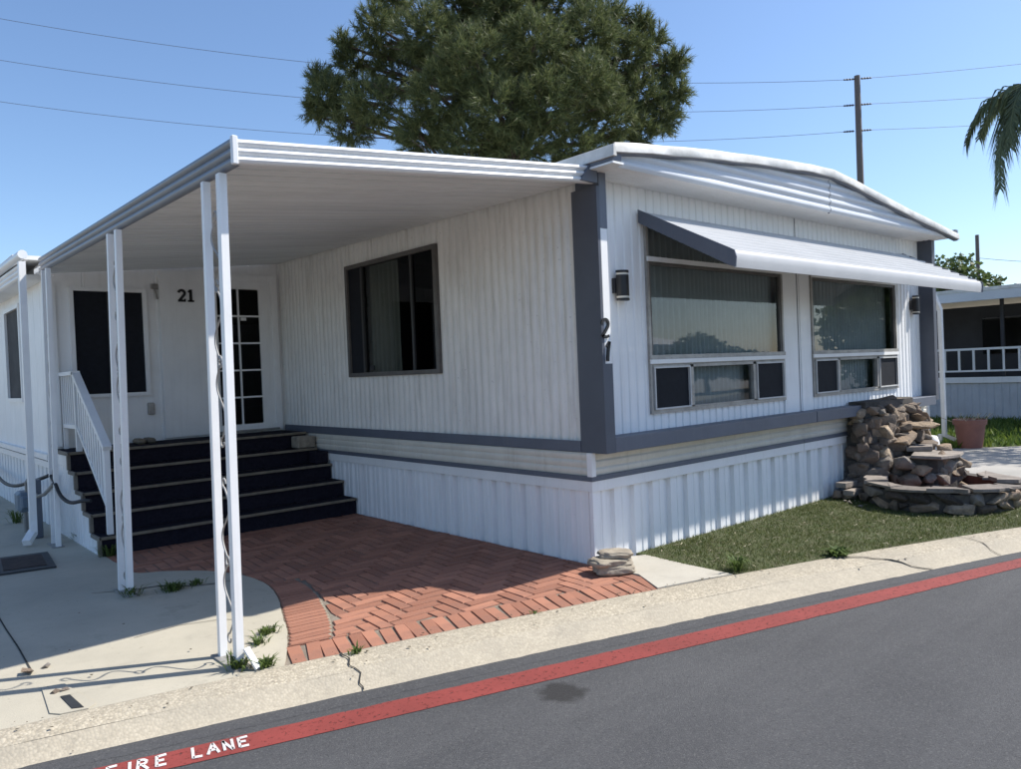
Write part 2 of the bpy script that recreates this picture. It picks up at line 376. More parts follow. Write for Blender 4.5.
# curb: flat exposed-aggregate top rolling down to a smooth gutter
xc = np.arange(-14, 16, .1)
def cw(x): return pad_e(x) - asp_e(x)
g = MB(); rows = []
for t, z in ((-.02, -.05), (-.02, .0), (.05, .006), (.35, .004), (.55, -.004), (.62, -.014)):
    rows.append([(x, pad_e(x) - t * cw(x) + (jit(x, .008, 2) if -.01 < t < .6 else 0), z + .003 * noise.noise(Vector((x * 2, t * 9, 0)))) for x in xc])
g.sheet(rows); curb = struct(g, 'curb', M['aggregate'], smooth=True)
g = MB(); rows = []
for t, z in ((.585, -.0065), (.66, -.024), (.78, -.058), (.92, -.075), (1.02, -.082), (1.12, -.10)):
    rows.append([(x, pad_e(x) - t * cw(x), z + .002 * noise.noise(Vector((x * 3, t * 9, 4)))) for x in xc])
g.sheet(rows); struct(g, 'gutter', M['aggregate_worn'], curb, smooth=True)
def ribbon(mb, pts, w, z, ws=None):
    k = len(pts); L = []; Rr = []
    for i, p in enumerate(pts):
        a = Vector(pts[max(i - 1, 0)]); b = Vector(pts[min(i + 1, k - 1)]); d = (b - a).normalized(); n = Vector((-d.y, d.x))
        ww = (w if ws is None else ws[i]) / 2
        zz = z if not callable(z) else z(p)
        L.append((p[0] + n.x * ww, p[1] + n.y * ww, zz)); Rr.append((p[0] - n.x * ww, p[1] - n.y * ww, zz))
    return mb.sheet([L, Rr])
def curbz(p):
    t = (pad_e(p[0]) - p[1]) / cw(p[0]); return float(np.interp(t, [-.02, .05, .35, .55, .62, .66, .78, .92, 1.02], [0, .006, .004, -.004, -.014, -.026, -.058, -.075, -.082])) + .007
def crack(x0, x1, wig, w, name='crack', seed=0):
    pts = []
    for i in range(14):
        t = i / 13; x = x0 + (x1 - x0) * t + wig * noise.noise(Vector((t * 5, seed, 1)))
        y = pad_e(x) - t * cw(x) * .98; pts.append((x, y))
    g = MB(); ribbon(g, pts, w, curbz, [w * (.5 + abs(noise.noise(Vector((i * .7, seed, 0))))) for i in range(14)]); struct(g, name, M['crackdirt'], curb)
crack(-2.36, -2.44, .05, .014, seed=1); crack(1.30, 1.75, .05, .026, seed=4); crack(2.62, 2.5, .02, .012, seed=9)

def poly_slab(name, poly, z, mat, thick=.08, parent=None):
    bm = bmesh.new(); vs = [bm.verts.new((x, y, z)) for x, y in poly]; f = bm.faces.new(vs)
    if f.normal.z < 0: f.normal_flip()
    bmesh.ops.triangulate(bm, faces=[f])
    ret = bmesh.ops.extrude_face_region(bm, geom=bm.faces[:])
    for v in ret['geom']:
        if isinstance(v, bmesh.types.BMVert): v.co.z -= thick
    return struct(MB().bm(bm), name, mat, parent)
def catmull(pts, n=6):
    out = []; P = [pts[0]] + list(pts) + [pts[-1]]
    for i in range(1, len(P) - 2):
        p0, p1, p2, p3 = [np.array(q, float) for q in P[i - 1:i + 3]]
        for t in np.linspace(0, 1, n, endpoint=False):
            out.append(tuple(.5 * ((2 * p1) + (-p0 + p2) * t + (2 * p0 - 5 * p1 + 4 * p2 - p3) * t * t + (-p0 + 3 * p1 - 3 * p2 + p3) * t ** 3)))
    out.append(tuple(pts[-1])); return out
BB = catmull([(-2.665, -.165), (-2.44, .28), (-2.28, .70), (-2.13, 1.1), (-2.03, 1.5), (-2.03, 1.9), (-2.16, 2.3), (-2.42, 2.62), (-2.62, 2.78), (-2.64, 3.2), (-2.64, 3.9)], 7)   # concrete / brick boundary
jb = [(x + .008 * noise.noise(Vector((x * 9, y * 9, 0))), y) for x, y in BB]
pad_front = [(x, pad_e(x) + .004) for x in np.arange(-12, -2.68, .25)]
pad = poly_slab('concrete_pad', pad_front + jb + [(-2.64, 5.46), (-2.64, 14), (-12, 14)], 0, M['concrete'])
g = MB(); ribbon(g, [(-3.655, 2.6), (-3.672, 1.82), (-3.676, 1.35), (-3.688, .95), (-3.692, .80)], .009, .004); struct(g, 'control_joint', M['crackdirt'], pad)
g = MB(); ribbon(g, [(-3.05, 2.35), (-2.8, 2.2), (-2.62, 2.16), (-2.45, 1.95), (-2.3, 1.88), (-2.16, 1.86)], .016, .004, [.006, .014, .02, .012, .016, .006]); struct(g, 'crack', M['crackdirt'], pad)
g = MB(); ribbon(g, [(-3.12, .98), (-2.85, 1.02), (-2.6, .93), (-2.5, .80)], .006, .004); struct(g, 'crack', M['crackdirt'], pad)
# iron sleeve hole with its pale patched frame
g = MB(); g.prism([(-3.735, .10), (-3.70, .05), (-3.585, .02), (-3.545, .06), (-3.60, .47), (-3.70, .50)], 2, .001, .006); struct(g, 'patch', M['concrete'], pad)
g = MB(); g.prism([(-3.645, .07), (-3.60, .045), (-3.615, .27), (-3.655, .28)], 2, .006, .010); struct(g, 'hole_cover', M['steel'], pad)
for px, py, r in ((-3.66, .36, .035), (-3.615, .38, .028), (-3.70, .80, .05), (-3.63, .83, .034)):
    g = MB(); bm = bmesh.new()
    for _ in range(14): bm.verts.new((px + random.gauss(0, r * .5), py + random.gauss(0, r * .5), random.uniform(0, r * .6)))
    bmesh.ops.convex_hull(bm, input=bm.verts[:]); o = g.bm(bm).build('stone', M['rock']); recenter(o, (px, py, 0))
    tag(o, {.035: 'pale stone chip at the edge of the patched hole in the concrete pad', .028: 'smaller stone chip beside the patched hole cover', .05: 'largest stone chip where the control joint ends on the concrete pad'}.get(r, 'stone chip next to the largest one at the end of the control joint') , 'stone', 'stone chips on the concrete pad')

slab_poly = [(-.19, -.765), (.17, -.865), (.44, -.955), (.46, -.5), (.50, -.10), (.32, .0), (.02, .0), (-.02, -.10), (.0, -.44)]
poly_slab('concrete_slab', slab_poly, .004, M['concrete_pale'])
lawn_front = [(x, pad_e(x) + .004) for x in np.arange(.46, 6.2, .2)]
lawn_poly = lawn_front + [(6.1, -2.4), (5.75, -1.5), (5.9, -.1), (6.3, .0), (.50, .0), (.49, -.10), (.45, -.5)]
lawn = poly_slab('lawn', lawn_poly, .002, M['lawn_soil'])
drive_front = [(x, pad_e(x) + .004) for x in np.arange(6.25, 13.0, .3)]
poly_slab('driveway', [(6.12, -2.4)] + drive_front + [(13.0, -4.9), (11.2, -.8), (9.85, -.1), (8.9, .85), (8.6, 4.0), (8.5, 14), (6.58, 14), (6.58, .1), (5.95, -.1), (5.8, -1.5)], .003, M['drive'])
side_lawn = poly_slab('side_lawn', [(13.1, -4.9), (19, -6.5), (19, 14), (8.55, 14), (8.65, 4.0), (8.95, .85), (9.9, -.1), (11.3, -.8)], -.004, M['lawn_soil'])

def inside(p, poly):
    x, y = p; c = False; j = len(poly) - 1
    for i in range(len(poly)):
        xi, yi = poly[i]; xj, yj = poly[j]
        if (yi > y) != (yj > y) and x < (xj - xi) * (y - yi) / (yj - yi) + xi: c = not c
        j = i
    return c
def blades(pts, hmin, hmax, w, lean, mat, name, parent=None, z=0.0):
    n = len(pts); P = np.array(pts); a = rng.uniform(0, 2 * np.pi, n); h = rng.uniform(hmin, hmax, n); l = rng.uniform(0, lean, n) * h; b = rng.uniform(0, 2 * np.pi, n)
    v = np.zeros((n, 3, 3)); dx = np.cos(a) * w / 2; dy = np.sin(a) * w / 2
    v[:, 0] = np.c_[P[:, 0] - dx, P[:, 1] - dy, np.full(n, z)]; v[:, 1] = np.c_[P[:, 0] + dx, P[:, 1] + dy, np.full(n, z)]
    v[:, 2] = np.c_[P[:, 0] + np.cos(b) * l, P[:, 1] + np.sin(b) * l, z + h]
    g = MB(); g.v = [tuple(q) for q in v.reshape(-1, 3)]; g.f = [(3 * i, 3 * i + 1, 3 * i + 2) for i in range(n)]
    return g.build(name, mat, parent, fix=False)
pts = []
while len(pts) < 60000:
    x, y = random.uniform(.4, 6.1), random.uniform(-3, 0)
    if inside((x, y), lawn_poly) and random.random() < .35 + .65 * (noise.noise(Vector((x * 3, y * 3, 0))) * .7 + .6): pts.append((x, y))
o = blades(pts, .008, .034, .006, 1.3, M['grass'], 'turf_grass'); tag(o, 'short olive green turf covering the front strip below the skirting', 'grass', kind='stuff')
# dry clippings scattered over the turf
g = MB()
for _ in range(420):
    while True:
        x, y = random.uniform(.5, 5.6), random.uniform(-2.2, -.05)
        if inside((x, y), lawn_poly): break
    a = random.uniform(0, 6.28); l = random.uniform(.012, .05); w = random.uniform(.002, .006); z = random.uniform(.018, .03)
    d = Vector((math.cos(a), math.sin(a))); n = Vector((-d.y, d.x))
    g.quad((x, y, z), (x + n.x * w, y + n.y * w, z), (x + n.x * w + d.x * l, y + n.y * w + d.y * l, z + .008), (x + d.x * l, y + d.y * l, z + .006))
o = g.build('dry_clippings', M['leaf_litter'], fix=False); tag(o, 'dry straw coloured clippings scattered over the turf', 'clippings', kind='stuff')
g = MB()
for _ in range(150):
    x = random.uniform(-4.4, 3.4); y = pad_e(x) + (random.uniform(-.30, .04) if random.random() < .55 else random.uniform(0, 2.4 if x < -2.9 else .04)); z = .012 if y > pad_e(x) - .2 else curbz((x, y)) + .004
    a = random.uniform(0, 6.28); l = random.uniform(.006, .028); w = l * random.uniform(.2, .5); d = Vector((math.cos(a), math.sin(a))); n = Vector((-d.y, d.x))
    g.add([(x, y, z), (x + d.x * l * .5 + n.x * w, y + d.y * l * .5 + n.y * w, z + .004), (x + d.x * l, y + d.y * l, z + .001), (x + d.x * l * .5 - n.x * w, y + d.y * l * .5 - n.y * w, z + .002)], [(0, 1, 2, 3)])
o = g.build('leaf_litter', M['dry_leaf'], fix=False); tag(o, 'tiny dry leaf fragments scattered over the kerb and concrete pad', 'leaf litter', kind='stuff')
sp = [(13.1, -4.9), (19, -6.5), (19, 8), (8.6, 8), (8.65, 4.0), (8.95, .85), (9.9, -.1), (11.3, -.8)]
pts = []
while len(pts) < 16000:
    x, y = random.uniform(8.6, 15), random.uniform(-4, 6)
    if inside((x, y), sp): pts.append((x, y))
o = blades(pts, .04, .16, .05, 1.2, M['ivy'], 'ground_cover'); tag(o, 'bright green leafy ground cover in front of the neighbouring home', 'ground cover', kind='stuff')

# ------------------------------------------------------------------ brick patio
patio_poly = jb + [(-.01, 3.9), (-.01, .0), (.0, -.12), (-.0, -.44), (-.185, -.775)] + [(x, pad_e(x) + .004) for x in np.arange(-.3, -2.66, -.15)]
patio = poly_slab('brick_patio', patio_poly, -.010, M['grout'])
def clip(poly, p, n):   # keep the side where (q-p).n >= 0
    out = []
    for i in range(len(poly)):
        a, b = poly[i], poly[(i + 1) % len(poly)]
        da = (a[0] - p[0]) * n[0] + (a[1] - p[1]) * n[1]; db = (b[0] - p[0]) * n[0] + (b[1] - p[1]) * n[1]
        if da >= 0: out.append(a)
        if da * db < 0: t = da / (da - db); out.append((a[0] + (b[0] - a[0]) * t, a[1] + (b[1] - a[1]) * t))
    return out
def area(p): return abs(sum(p[i][0] * p[(i + 1) % len(p)][1] - p[(i + 1) % len(p)][0] * p[i][1] for i in range(len(p))) / 2)
bricks = []   # list of polygons
slope = math.atan2(pad_e(-.2) - pad_e(-2.6), 2.4)
BW, BL = .080, .285
# soldier course along the curb
x = -2.62
while x < -.22:
    d = Vector((1, (pad_e(x + .1) - pad_e(x)) / .1)).normalized(); n = Vector((-d.y, d.x)); p = Vector((x, pad_e(x) + .012)); sk = random.gauss(.10, .03)
    up = (n + d * sk).normalized(); L = BL + random.gauss(0, .006)
    bricks.append(('s', [tuple(p), tuple(p + d * BW), tuple(p + d * BW + up * L), tuple(p + up * L)])); x += d.x * (BW + .011)
sx_end = x
def border_off(x): return pad_e(x) + .012 + .300
# short stacked courses beside the concrete curve
bnd = [p for p in BB if p[1] < 1.55]
y = .06
def bx_at(y): return float(np.interp(y, [p[1] for p in BB[:40]], [p[0] for p in BB[:40]]))
while y < 1.5:
    x0 = bx_at(y + .03) + .008; w = .22 + .05 * math.sin((y + .2) * 2.0); tl = math.radians(-8)
    P0 = Vector((x0, y)); d = Vector((math.cos(tl), math.sin(tl))); n = Vector((-d.y, d.x)); hh = .055
    pl = [tuple(P0), tuple(P0 + d * w), tuple(P0 + d * w + n * hh), tuple(P0 + n * hh)]
    pm_ = (pl[0][0], border_off(x0))
    pl = clip(pl, pm_, (-math.sin(slope), math.cos(slope)))
    if len(pl) > 2 and area(pl) > .002: bricks.append(('l', pl))
    y += .062
# herringbone field
ang = math.radians(-4); ca, sa = math.cos(ang), math.sin(ang); u0 = .094; HN = 3
for i in range(-50, 50):
    for j in range(-50, 50):
        k = (i - j) % (2 * HN)
        if k == 0: r = [(i, j), (i + HN, j), (i + HN, j + 1), (i, j + 1)]
        elif k == HN: r = [(i, j - HN + 1), (i + 1, j - HN + 1), (i + 1, j + 1), (i, j + 1)]
        else: continue
        cx_ = sum(q[0] for q in r) / 4; cy_ = sum(q[1] for q in r) / 4; gsh = .06
        rr = [(cx_ + (q[0] - cx_) - math.copysign(gsh, q[0] - cx_), cy_ + (q[1] - cy_) - math.copysign(gsh, q[1] - cy_)) for q in r]
        rz = random.gauss(0, .012); pl = []
        for q in rr:
            dx, dy = q[0] - cx_, q[1] - cy_; dx, dy = dx - rz * dy, dy + rz * dx
            X, Y = (cx_ + dx) * u0, (cy_ + dy) * u0; pl.append((-1.2 + ca * X - sa * Y, 1.6 + sa * X + ca * Y))
        cxw = sum(q[0] for q in pl) / 4; cyw = sum(q[1] for q in pl) / 4
        if not (-2.8 < cxw < .15 and -.95 < cyw < 3.9): continue
        pl = clip(pl, (-.014, 0), (-1, 0))
        if len(pl) < 3: continue
        pl = clip(pl, (cxw, border_off(cxw)), (-math.sin(slope), math.cos(slope)))
        if len(pl) < 3: continue
        if cyw < 1.52:
            bxv = bx_at(cyw) + .26 + .05 * math.sin((cyw + .2) * 2.0)
            pl = clip(pl, (bxv + .012, cyw), (1, -.3))
        else:
            # nearest boundary point
            q = min(BB, key=lambda b: (b[0] - cxw) ** 2 + (b[1] - cyw) ** 2); qi = BB.index(q); a = BB[max(qi - 1, 0)]; b = BB[min(qi + 1, len(BB) - 1)]
            d = Vector((b[0] - a[0], b[1] - a[1])).normalized(); pl = clip(pl, (q[0] + d.y * .008, q[1] - d.x * .008), (d.y, -d.x))
        if len(pl) < 3: continue
        pl = clip(pl, (0, 3.86), (0, -1))
        if len(pl) < 3 or area(pl) < .002: continue
        bricks.append(('h', pl))
def pcen(pl): return (sum(q[0] for q in pl) / len(pl), sum(q[1] for q in pl) / len(pl))
bricks.sort(key=lambda b: math.hypot(pcen(b[1])[0] - CAM[0], pcen(b[1])[1] - CAM[1]))
def brick_mesh(g, pl):
    c = pcen(pl); z = -.001 + random.gauss(0, .0015); tx, ty = random.gauss(0, .006), random.gauss(0, .006)
    def ins(s): 
        out = []
        for q in pl:
            d = Vector((q[0] - c[0], q[1] - c[1])); l = d.length; f = max(l - s, l * .5) / max(l, 1e-5); out.append((c[0] + d.x * f, c[1] + d.y * f))
        return out
    n = len(pl); vs = []
    for ring, dz in ((pl, -.03), (pl, -.005), (ins(.006), 0.0)):
        vs += [(q[0], q[1], z + dz + (q[0] - c[0]) * tx + (q[1] - c[1]) * ty) for q in ring]
    fs = [(r * n + i, r * n + (i + 1) % n, (r + 1) * n + (i + 1) % n, (r + 1) * n + i) for r in (0, 1) for i in range(n)] + [tuple(range(2 * n, 3 * n))]
    g.add(vs, fs)
for k, pl in bricks[:300]:
    g = MB(); brick_mesh(g, pl); c = pcen(pl); o = g.build('brick', M['brick'], patio); recenter(o, (c[0], c[1], 0))
g = MB()
for k, pl in bricks[300:]: brick_mesh(g, pl)
o = g.build('distant_bricks', M['brick'], patio); o['kind'] = 'stuff'
# pale mortar arc between the stacked courses and the field
g = MB(); ribbon(g, [(bx_at(y) + .245 + .05 * math.sin((y + .2) * 2.0), y) for y in np.arange(.10, 1.15, .05)], .018, -.0055); struct(g, 'mortar_line', M['mortar_pale'], patio)

# ------------------------------------------------------------------ mobile home
WX = 6.54; MX = 3.27; EY = 5.5; AX = -2.70
home = thing('mobile_home', (0, 0, 0), 'white ribbed mobile home with slate grey trim, low arched roof and number 21', 'mobile home')
RIB = [(0, 0), (.058, 0), (.068, -.011), (.088, -.011), (.098, 0)]; RIBP = .102
WAVE = [(0, 0), (.02, -.002), (.036, -.010), (.047, -.019), (.058, -.019), (.068, -.010), (.084, -.002)]; WAVEP = .10
SKR = [(0, 0), (.06, 0), (.066, -.007), (.074, -.007), (.080, 0), (.135, 0), (.143, -.040), (.220, -.040), (.228, 0)]; SKRP = .245
def siding(g, ax, pos, sgn, u0, u1, zlo, zhi, prof, pitch, holes=(), phase=0.0):
    """vertical ribbed sheet on the plane axis ax = pos, outward normal sgn; depth is measured along the normal"""
    us = {u0, u1}
    k = math.floor((u0 - phase) / pitch) - 1
    while phase + k * pitch < u1 + pitch:
        for du, dp in prof:
            q = phase + k * pitch + du
            if u0 < q < u1: us.add(round(q, 5))
        k += 1
    for h in holes: us |= {h[0], h[1]}
    us = sorted(us)
    pu = [p[0] for p in prof] + [pitch]; pd = [p[1] for p in prof] + [prof[0][1]]
    def dep(q): return float(np.interp((q - phase) % pitch, pu, pd))
    def P(q, z): 
        n = pos + sgn * dep(q); return (n, q, z) if ax == 0 else (q, n, z)
    zl = zlo if callable(zlo) else (lambda q: zlo); zh = zhi if callable(zhi) else (lambda q: zhi)
    for a, b in zip(us[:-1], us[1:]):
        mid = (a + b) / 2; cuts = sorted([(h[2], h[3]) for h in holes if h[0] - 1e-6 <= mid <= h[1] + 1e-6])
        segs = []; lo = None
        for c0, c1 in cuts: segs.append((lo, c0)); lo = c1
        segs.append((lo, None))
        for s0, s1 in segs:
            g.quad(P(a, zl(a) if s0 is None else s0), P(b, zl(b) if s0 is None else s0), P(b, zh(b) if s1 is None else s1), P(a, zh(a) if s1 is None else s1))
    return g
def ceil_z(x, y): return 2.72 + .275 * (x + 2.8) / 2.8 + .017 * max(y, 0) + (.0 if x < -2 else .0)
# side wall under the awning
SW = (1.93, 3.70, 1.56, 2.82)
side_wall = siding(MB(), 0, 0, -1, .05, EY + .02, .95, 3.2, WAVE, WAVEP, [SW]).build('side_wall', M['siding'], home, fix=False); smooth_angle(side_wall, 60)
# front walls, one sheet for each half, with window openings
F1 = (.75, 2.94, 1.14, 2.78); F2 = (3.53, 5.69, 1.14, 2.78)
siding(MB(), 1, 0, -1, .02, 3.262, .95, 3.1, RIB, RIBP, [F1]).build('front_wall', M['siding_front'], home, fix=False)
siding(MB(), 1, 0, -1, 3.278, WX - .02, .95, 3.1, RIB, RIBP, [F2]).build('front_wall', M['siding_front'], home, fix=False)
g = MB(); g.box(3.262, 3.278, .004, .02, .95, 3.1); g.build('wall_seam', M['slate_dark'], home)
for a, b in ((2.945, 3.235), (3.305, 3.525)):
    g = MB(); g.box(a, b, -.010, .004, 1.003, 2.80); g.build('window_side_panel', M['siding_front'], home)
# skirting, lower bands
def band(name, z0, z1, out, mat, lap=0):
    for ax in (1, 0):
        for k, (a, b) in enumerate(((0, MX - .004), (MX + .004, WX)) if ax == 1 else ((0, 5.45),)):
            g = MB()
            if lap:
                zs = np.linspace(z0, z1, lap * 4 + 1); pr = [out - (.010 if i % 4 == 0 else 0) - .003 * (i % 4 == 1) for i in range(len(zs))]
                for i in range(len(zs) - 1):
                    if ax == 1: g.quad((a - pr[i], -pr[i], zs[i]), (b, -pr[i], zs[i]), (b, -pr[i + 1], zs[i + 1]), (a - pr[i + 1], -pr[i + 1], zs[i + 1]))
                    else: g.quad((-pr[i], a - pr[i], zs[i]), (-pr[i], b, zs[i]), (-pr[i + 1], b, zs[i + 1]), (-pr[i + 1], a - pr[i + 1], zs[i + 1]))
            else:
                if ax == 1: g.box(a - (out if a == 0 else 0), b, -out, .0, z0, z1)
                else: g.box(-out, .0, a, b, z0, z1)
            g.build(name, mat, home)
band('lap_siding', .702, .886, .022, M['cream'], 3)
band('grey_stripe', .662, .701, .030, M['slate'])
band('white_band', .580, .661, .024, M['white_trim'])
siding(MB(), 1, 0, -1, .0, WX, -.05, .60, SKR, SKRP, phase=.03).build('skirting', M['skirt'], home, fix=False)
siding(MB(), 0, 0, -1, .0, 5.45, -.05, .60, SKR, SKRP * .8, phase=.05).build('skirting', M['skirt'], home, fix=False)
g = MB(); g.box(-.034, .014, -.036, .014, .70, .886); g.build('corner_cap', M['white_trim'], home)
g = MB(); g.box(-.012, .02, -.014, .02, -.05, .579); g.build('corner_cap', M['skirt'], home)
# slate frame around the facade
for a, b in ((.095, MX - .006), (MX + .006, WX - .085)):
    g = MB(); g.box(a, b, -.18, .0, .887, 1.003, .004); g.build('sill_band', M['slate'], home)
g = MB(); g.box(-.018, .092, -.182, .085, .887, 1.58); g.build('corner_trim', M['slate_dark'], home)
g = MB(); g.box(-.018, .012, -.181, .085, 1.5801, 2.94); g.build('corner_trim', M['slate_dark'], home)
g = MB(); g.box(.0121, .088, -.179, .03, 1.581, 2.62); g.build('corner_board', M['white'], home)
g = MB(); g.box(.0121, .092, -.182, .085, 2.621, 3.10); g.build('corner_trim', M['slate'], home)
g = MB(); g.box(WX - .08, WX + .02, -.18, .03, .95, 3.06); g.build('corner_trim', M['slate_dark'], home)
g = MB(); g.box(-.026, -.014, .0855, EY - .06, .892, .978); g.build('side_trim', M['slate'], home)
# soffit, gable fascia, roof
nyr = 6
g = MB(); rows = []
for i in range(nyr * 3 + 1):
    y = -.385 * i / (nyr * 3); dz = .006 if i % 3 == 1 else 0
    rows.append([(x, y, 3.048 + dz + (.02 * (1 - x / WX) if False else 0)) for x in np.linspace(-.0, WX + .02, 12)])
g.sheet(rows); g.build('soffit', M['white'], home)
RZX = [-.12, -.05, .449, .977, 1.568, 2.237, 2.8, 3.27, 3.637, 4.866, 6.372, 6.70]; RZZ = [3.178, 3.188, 3.246, 3.302, 3.352, 3.401, 3.437, 3.452, 3.417, 3.275, 3.118, 3.085]
def roof_z(x): return float(np.interp(x, RZX, RZZ))
for a, b in ((.0, MX - .006), (MX + .006, WX)):
    g = MB(); zs = np.arange(3.035, 3.50, .02); xsf = np.linspace(a, b, 24)
    rows = []
    for i, z in enumerate(zs):
        dp = (.0, .016, .020, .006)[i % 4]
        rows.append([(x, -.385 - dp, min(z, max(roof_z(x) - .03, 3.04))) for x in xsf])
    g.sheet(rows); o = g.build('gable_fascia', M['gable'], home, fix=False); smooth_angle(o, 50)
g = MB(); g.box(MX - .006, MX + .006, -.386, -.372, 3.03, 3.44); g.build('fascia_seam', M['slate_dark'], home)
xsr = np.linspace(-.10, WX + .10, 40)
def roof_sheet(name, x0, x1, mat):
    xr_ = np.linspace(x0, x1, 24); g = MB()
    top = [[(x, y, roof_z(x)) for x in xr_] for y in (-.44, 3, 7, 11, 15)]
    g.sheet(top); g.sheet([[(x, y, roof_z(x) - .035) for x in xr_] for y in (-.44, 15)]); return smooth_angle(g.build(name, mat, home), 50)
roof_sheet('roof', -.10, MX, M['roof']); roof_sheet('roof', MX, WX + .10, M['roof'])
for a, b in ((-.10, MX), (MX, WX + .10)):
    xr_ = np.linspace(a, b, 24); g = MB()
    prof = [(-.43, .008), (-.453, .007), (-.4575, .0), (-.4575, -.062), (-.454, -.066), (-.43, -.066)]
    g.sheet([[(x, y, roof_z(x) + dz + .006 * noise.noise(Vector((x * 3, dz * 20, 0)))) for x in xr_] for y, dz in prof]); smooth_angle(g.build('roof_edge', M['roof'], home), 40)
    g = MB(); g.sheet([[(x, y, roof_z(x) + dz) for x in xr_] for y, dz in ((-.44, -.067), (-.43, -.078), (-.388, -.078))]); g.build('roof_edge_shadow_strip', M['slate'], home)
g = MB(); g.prism([(-.120, 3.09), (-.118, 3.172), (-.10, 3.180), (-.085, 3.09)], 1, -.4578, 15); g.build('eave_trim', M['roof'], home)
g = MB(); g.box(-.10, -.004, -.43, .12, 3.062, 3.112); g.build('eave_fascia', M['slate'], home)
g = MB(); g.box(-.10, .02, -.43, -.17, 3.045, 3.06); g.build('eave_return', M['white'], home)
g = MB(); g.box(WX + .02, WX + .10, -.44, 15, 3.07, 3.15); g.build('eave_fascia', M['slate'], home)
# shell of the house behind
g = MB(); g.box(WX - .01, WX, .05, 15, .0, 3.1); g.build('right_wall', M['siding'], home)
g = MB(); g.box(-2.7, WX, 14.9, 15, .0, 3.1); g.build('back_wall', M['siding'], home)
g = MB(); g.box(.03, WX - .02, .03, 14.8, .88, .93); g.build('floor', M['interior'], home)
g = MB(); g.box(.05, WX - .02, 4.3, 4.4, .93, 3.0); g.build('inner_wall', M['interior'], home)
g = MB(); g.box(.03, WX - .02, .03, 14.8, 3.0, 3.03); g.build('inner_ceiling', M['interior'], home)

def rect_frame(g, ax, pos0, pos1, u0, u1, z0, z1, w, w2=None):
    w2 = w2 or w
    def B(a, b, c, d):
        if ax == 1: g.box(a, b, pos0, pos1, c, d)
        else: g.box(pos0, pos1, a, b, c, d)
    B(u0, u1, z0, z0 + w2); B(u0, u1, z1 - w2, z1); B(u0, u0 + w, z0 + w2, z1 - w2); B(u1 - w, u1, z0 + w2, z1 - w2); return g
def pleats(g, ax, pos, u0, u1, z0, z1, amp, pitch, seed):
    us = np.arange(u0, u1, .012); rows = []
    for z in np.linspace(z0, z1, 7):
        row = []
        for q in us:
            d = amp * math.sin(2 * math.pi * q / pitch + 2.2 * noise.noise(Vector((q * 3, seed, 0))) + .5 * noise.noise(Vector((z * 2, q, seed)))) * (1 + .4 * noise.noise(Vector((q * 2, seed + 3, 0))))
            row.append((q, pos + d, z) if ax == 1 else (pos + d, q, z))
        rows.append(row)
    return g.sheet(rows)
def pane(ax, pos, u0, u1, z0, z1, mat, parent, name='pane'):
    g = MB()
    if ax == 1: g.quad((u0, pos, z0), (u1, pos, z0), (u1, pos, z1), (u0, pos, z1))
    else: g.quad((pos, u1, z0), (pos, u0, z0), (pos, u0, z1), (pos, u1, z1))
    return g.build(name, mat, parent, fix=False)
def front_window(x0, x1, seed):
    g = rect_frame(MB(), 1, -.025, .05, x0, x1, 1.14, 2.78, .03); w = g.build('window', M['alu'], home)
    g = MB(); g.box(x0 + .03, x1 - .03, -.022, .045, 1.555, 1.60); g.build('transom', M['alu'], w)
    g = MB(); g.box(x0 - .005, x1 + .005, -.040, -.0255, 1.565, 1.602); g.build('sill', M['white_trim'], w)
    g = MB(); g.box(x0 - .005, x1 + .005, -.032, -.0255, 1.603, 1.640); g.build('ledge', M['alu'], w)
    g = MB(); g.box(x0 + .0, x1 - .0, -.040, -.0255, 2.435, 2.475); g.build('mullion', M['white_trim'], w)
    rect_frame(MB(), 1, -.015, .02, x0 + .03, x1 - .03, 1.60, 2.435, .028).build('sash_frame', M['alu_dark'], w)
    pane(1, .004, x0 + .055, x1 - .055, 1.625, 2.41, M['glass'], w)
    pane(1, .004, x0 + .03, x1 - .03, 2.47, 2.75, M['glass'], w)
    xa = x0 + .55; xb = x1 - .56
    for a, b in ((x0 + .036, xa - .004), (xb + .004, x1 - .036)):
        rect_frame(MB(), 1, -.040, .0, a, b, 1.172, 1.540, .014).build('sash_frame', M['sash'], w)
        pane(1, -.018, a + .013, b - .013, 1.186, 1.527, M['screen'], w, 'insect_screen')
    g = MB(); g.box(xa, xa + .05, -.03, .02, 1.17, 1.55); g.box(xb - .05, xb, -.03, .02, 1.17, 1.55); g.box(x0 + .03, x1 - .03, -.03, .02, 1.171, 1.183); g.box(x0 + .03, x1 - .03, -.03, .02, 1.527, 1.553); g.build('lower_frame', M['alu'], w)
    pane(1, .0, xa + .05, xb - .05, 1.18, 1.53, M['glass'], w)
    g = MB(); pleats(g, 1, .11, x0 + .02, x0 + .75, 1.0, 2.85, .022, .085, seed); pleats(g, 1, .12, x0 + .74, x1 - .0, 1.0, 2.85, .018, .07, seed + 5)
    pleats(g, 1, .18, x0, x1, 1.0, 2.85, .012, .05, seed + 9)
    o = g.build('curtain', M['curtain'], w, smooth=True, fix=False)
    return w
w1 = front_window(F1[0], F1[1], 1); w2 = front_window(F2[0], F2[1], 40)
tag(w1, 'wide picture window beside the left corner trim'); tag(w2, 'wide picture window above the stone waterfall')
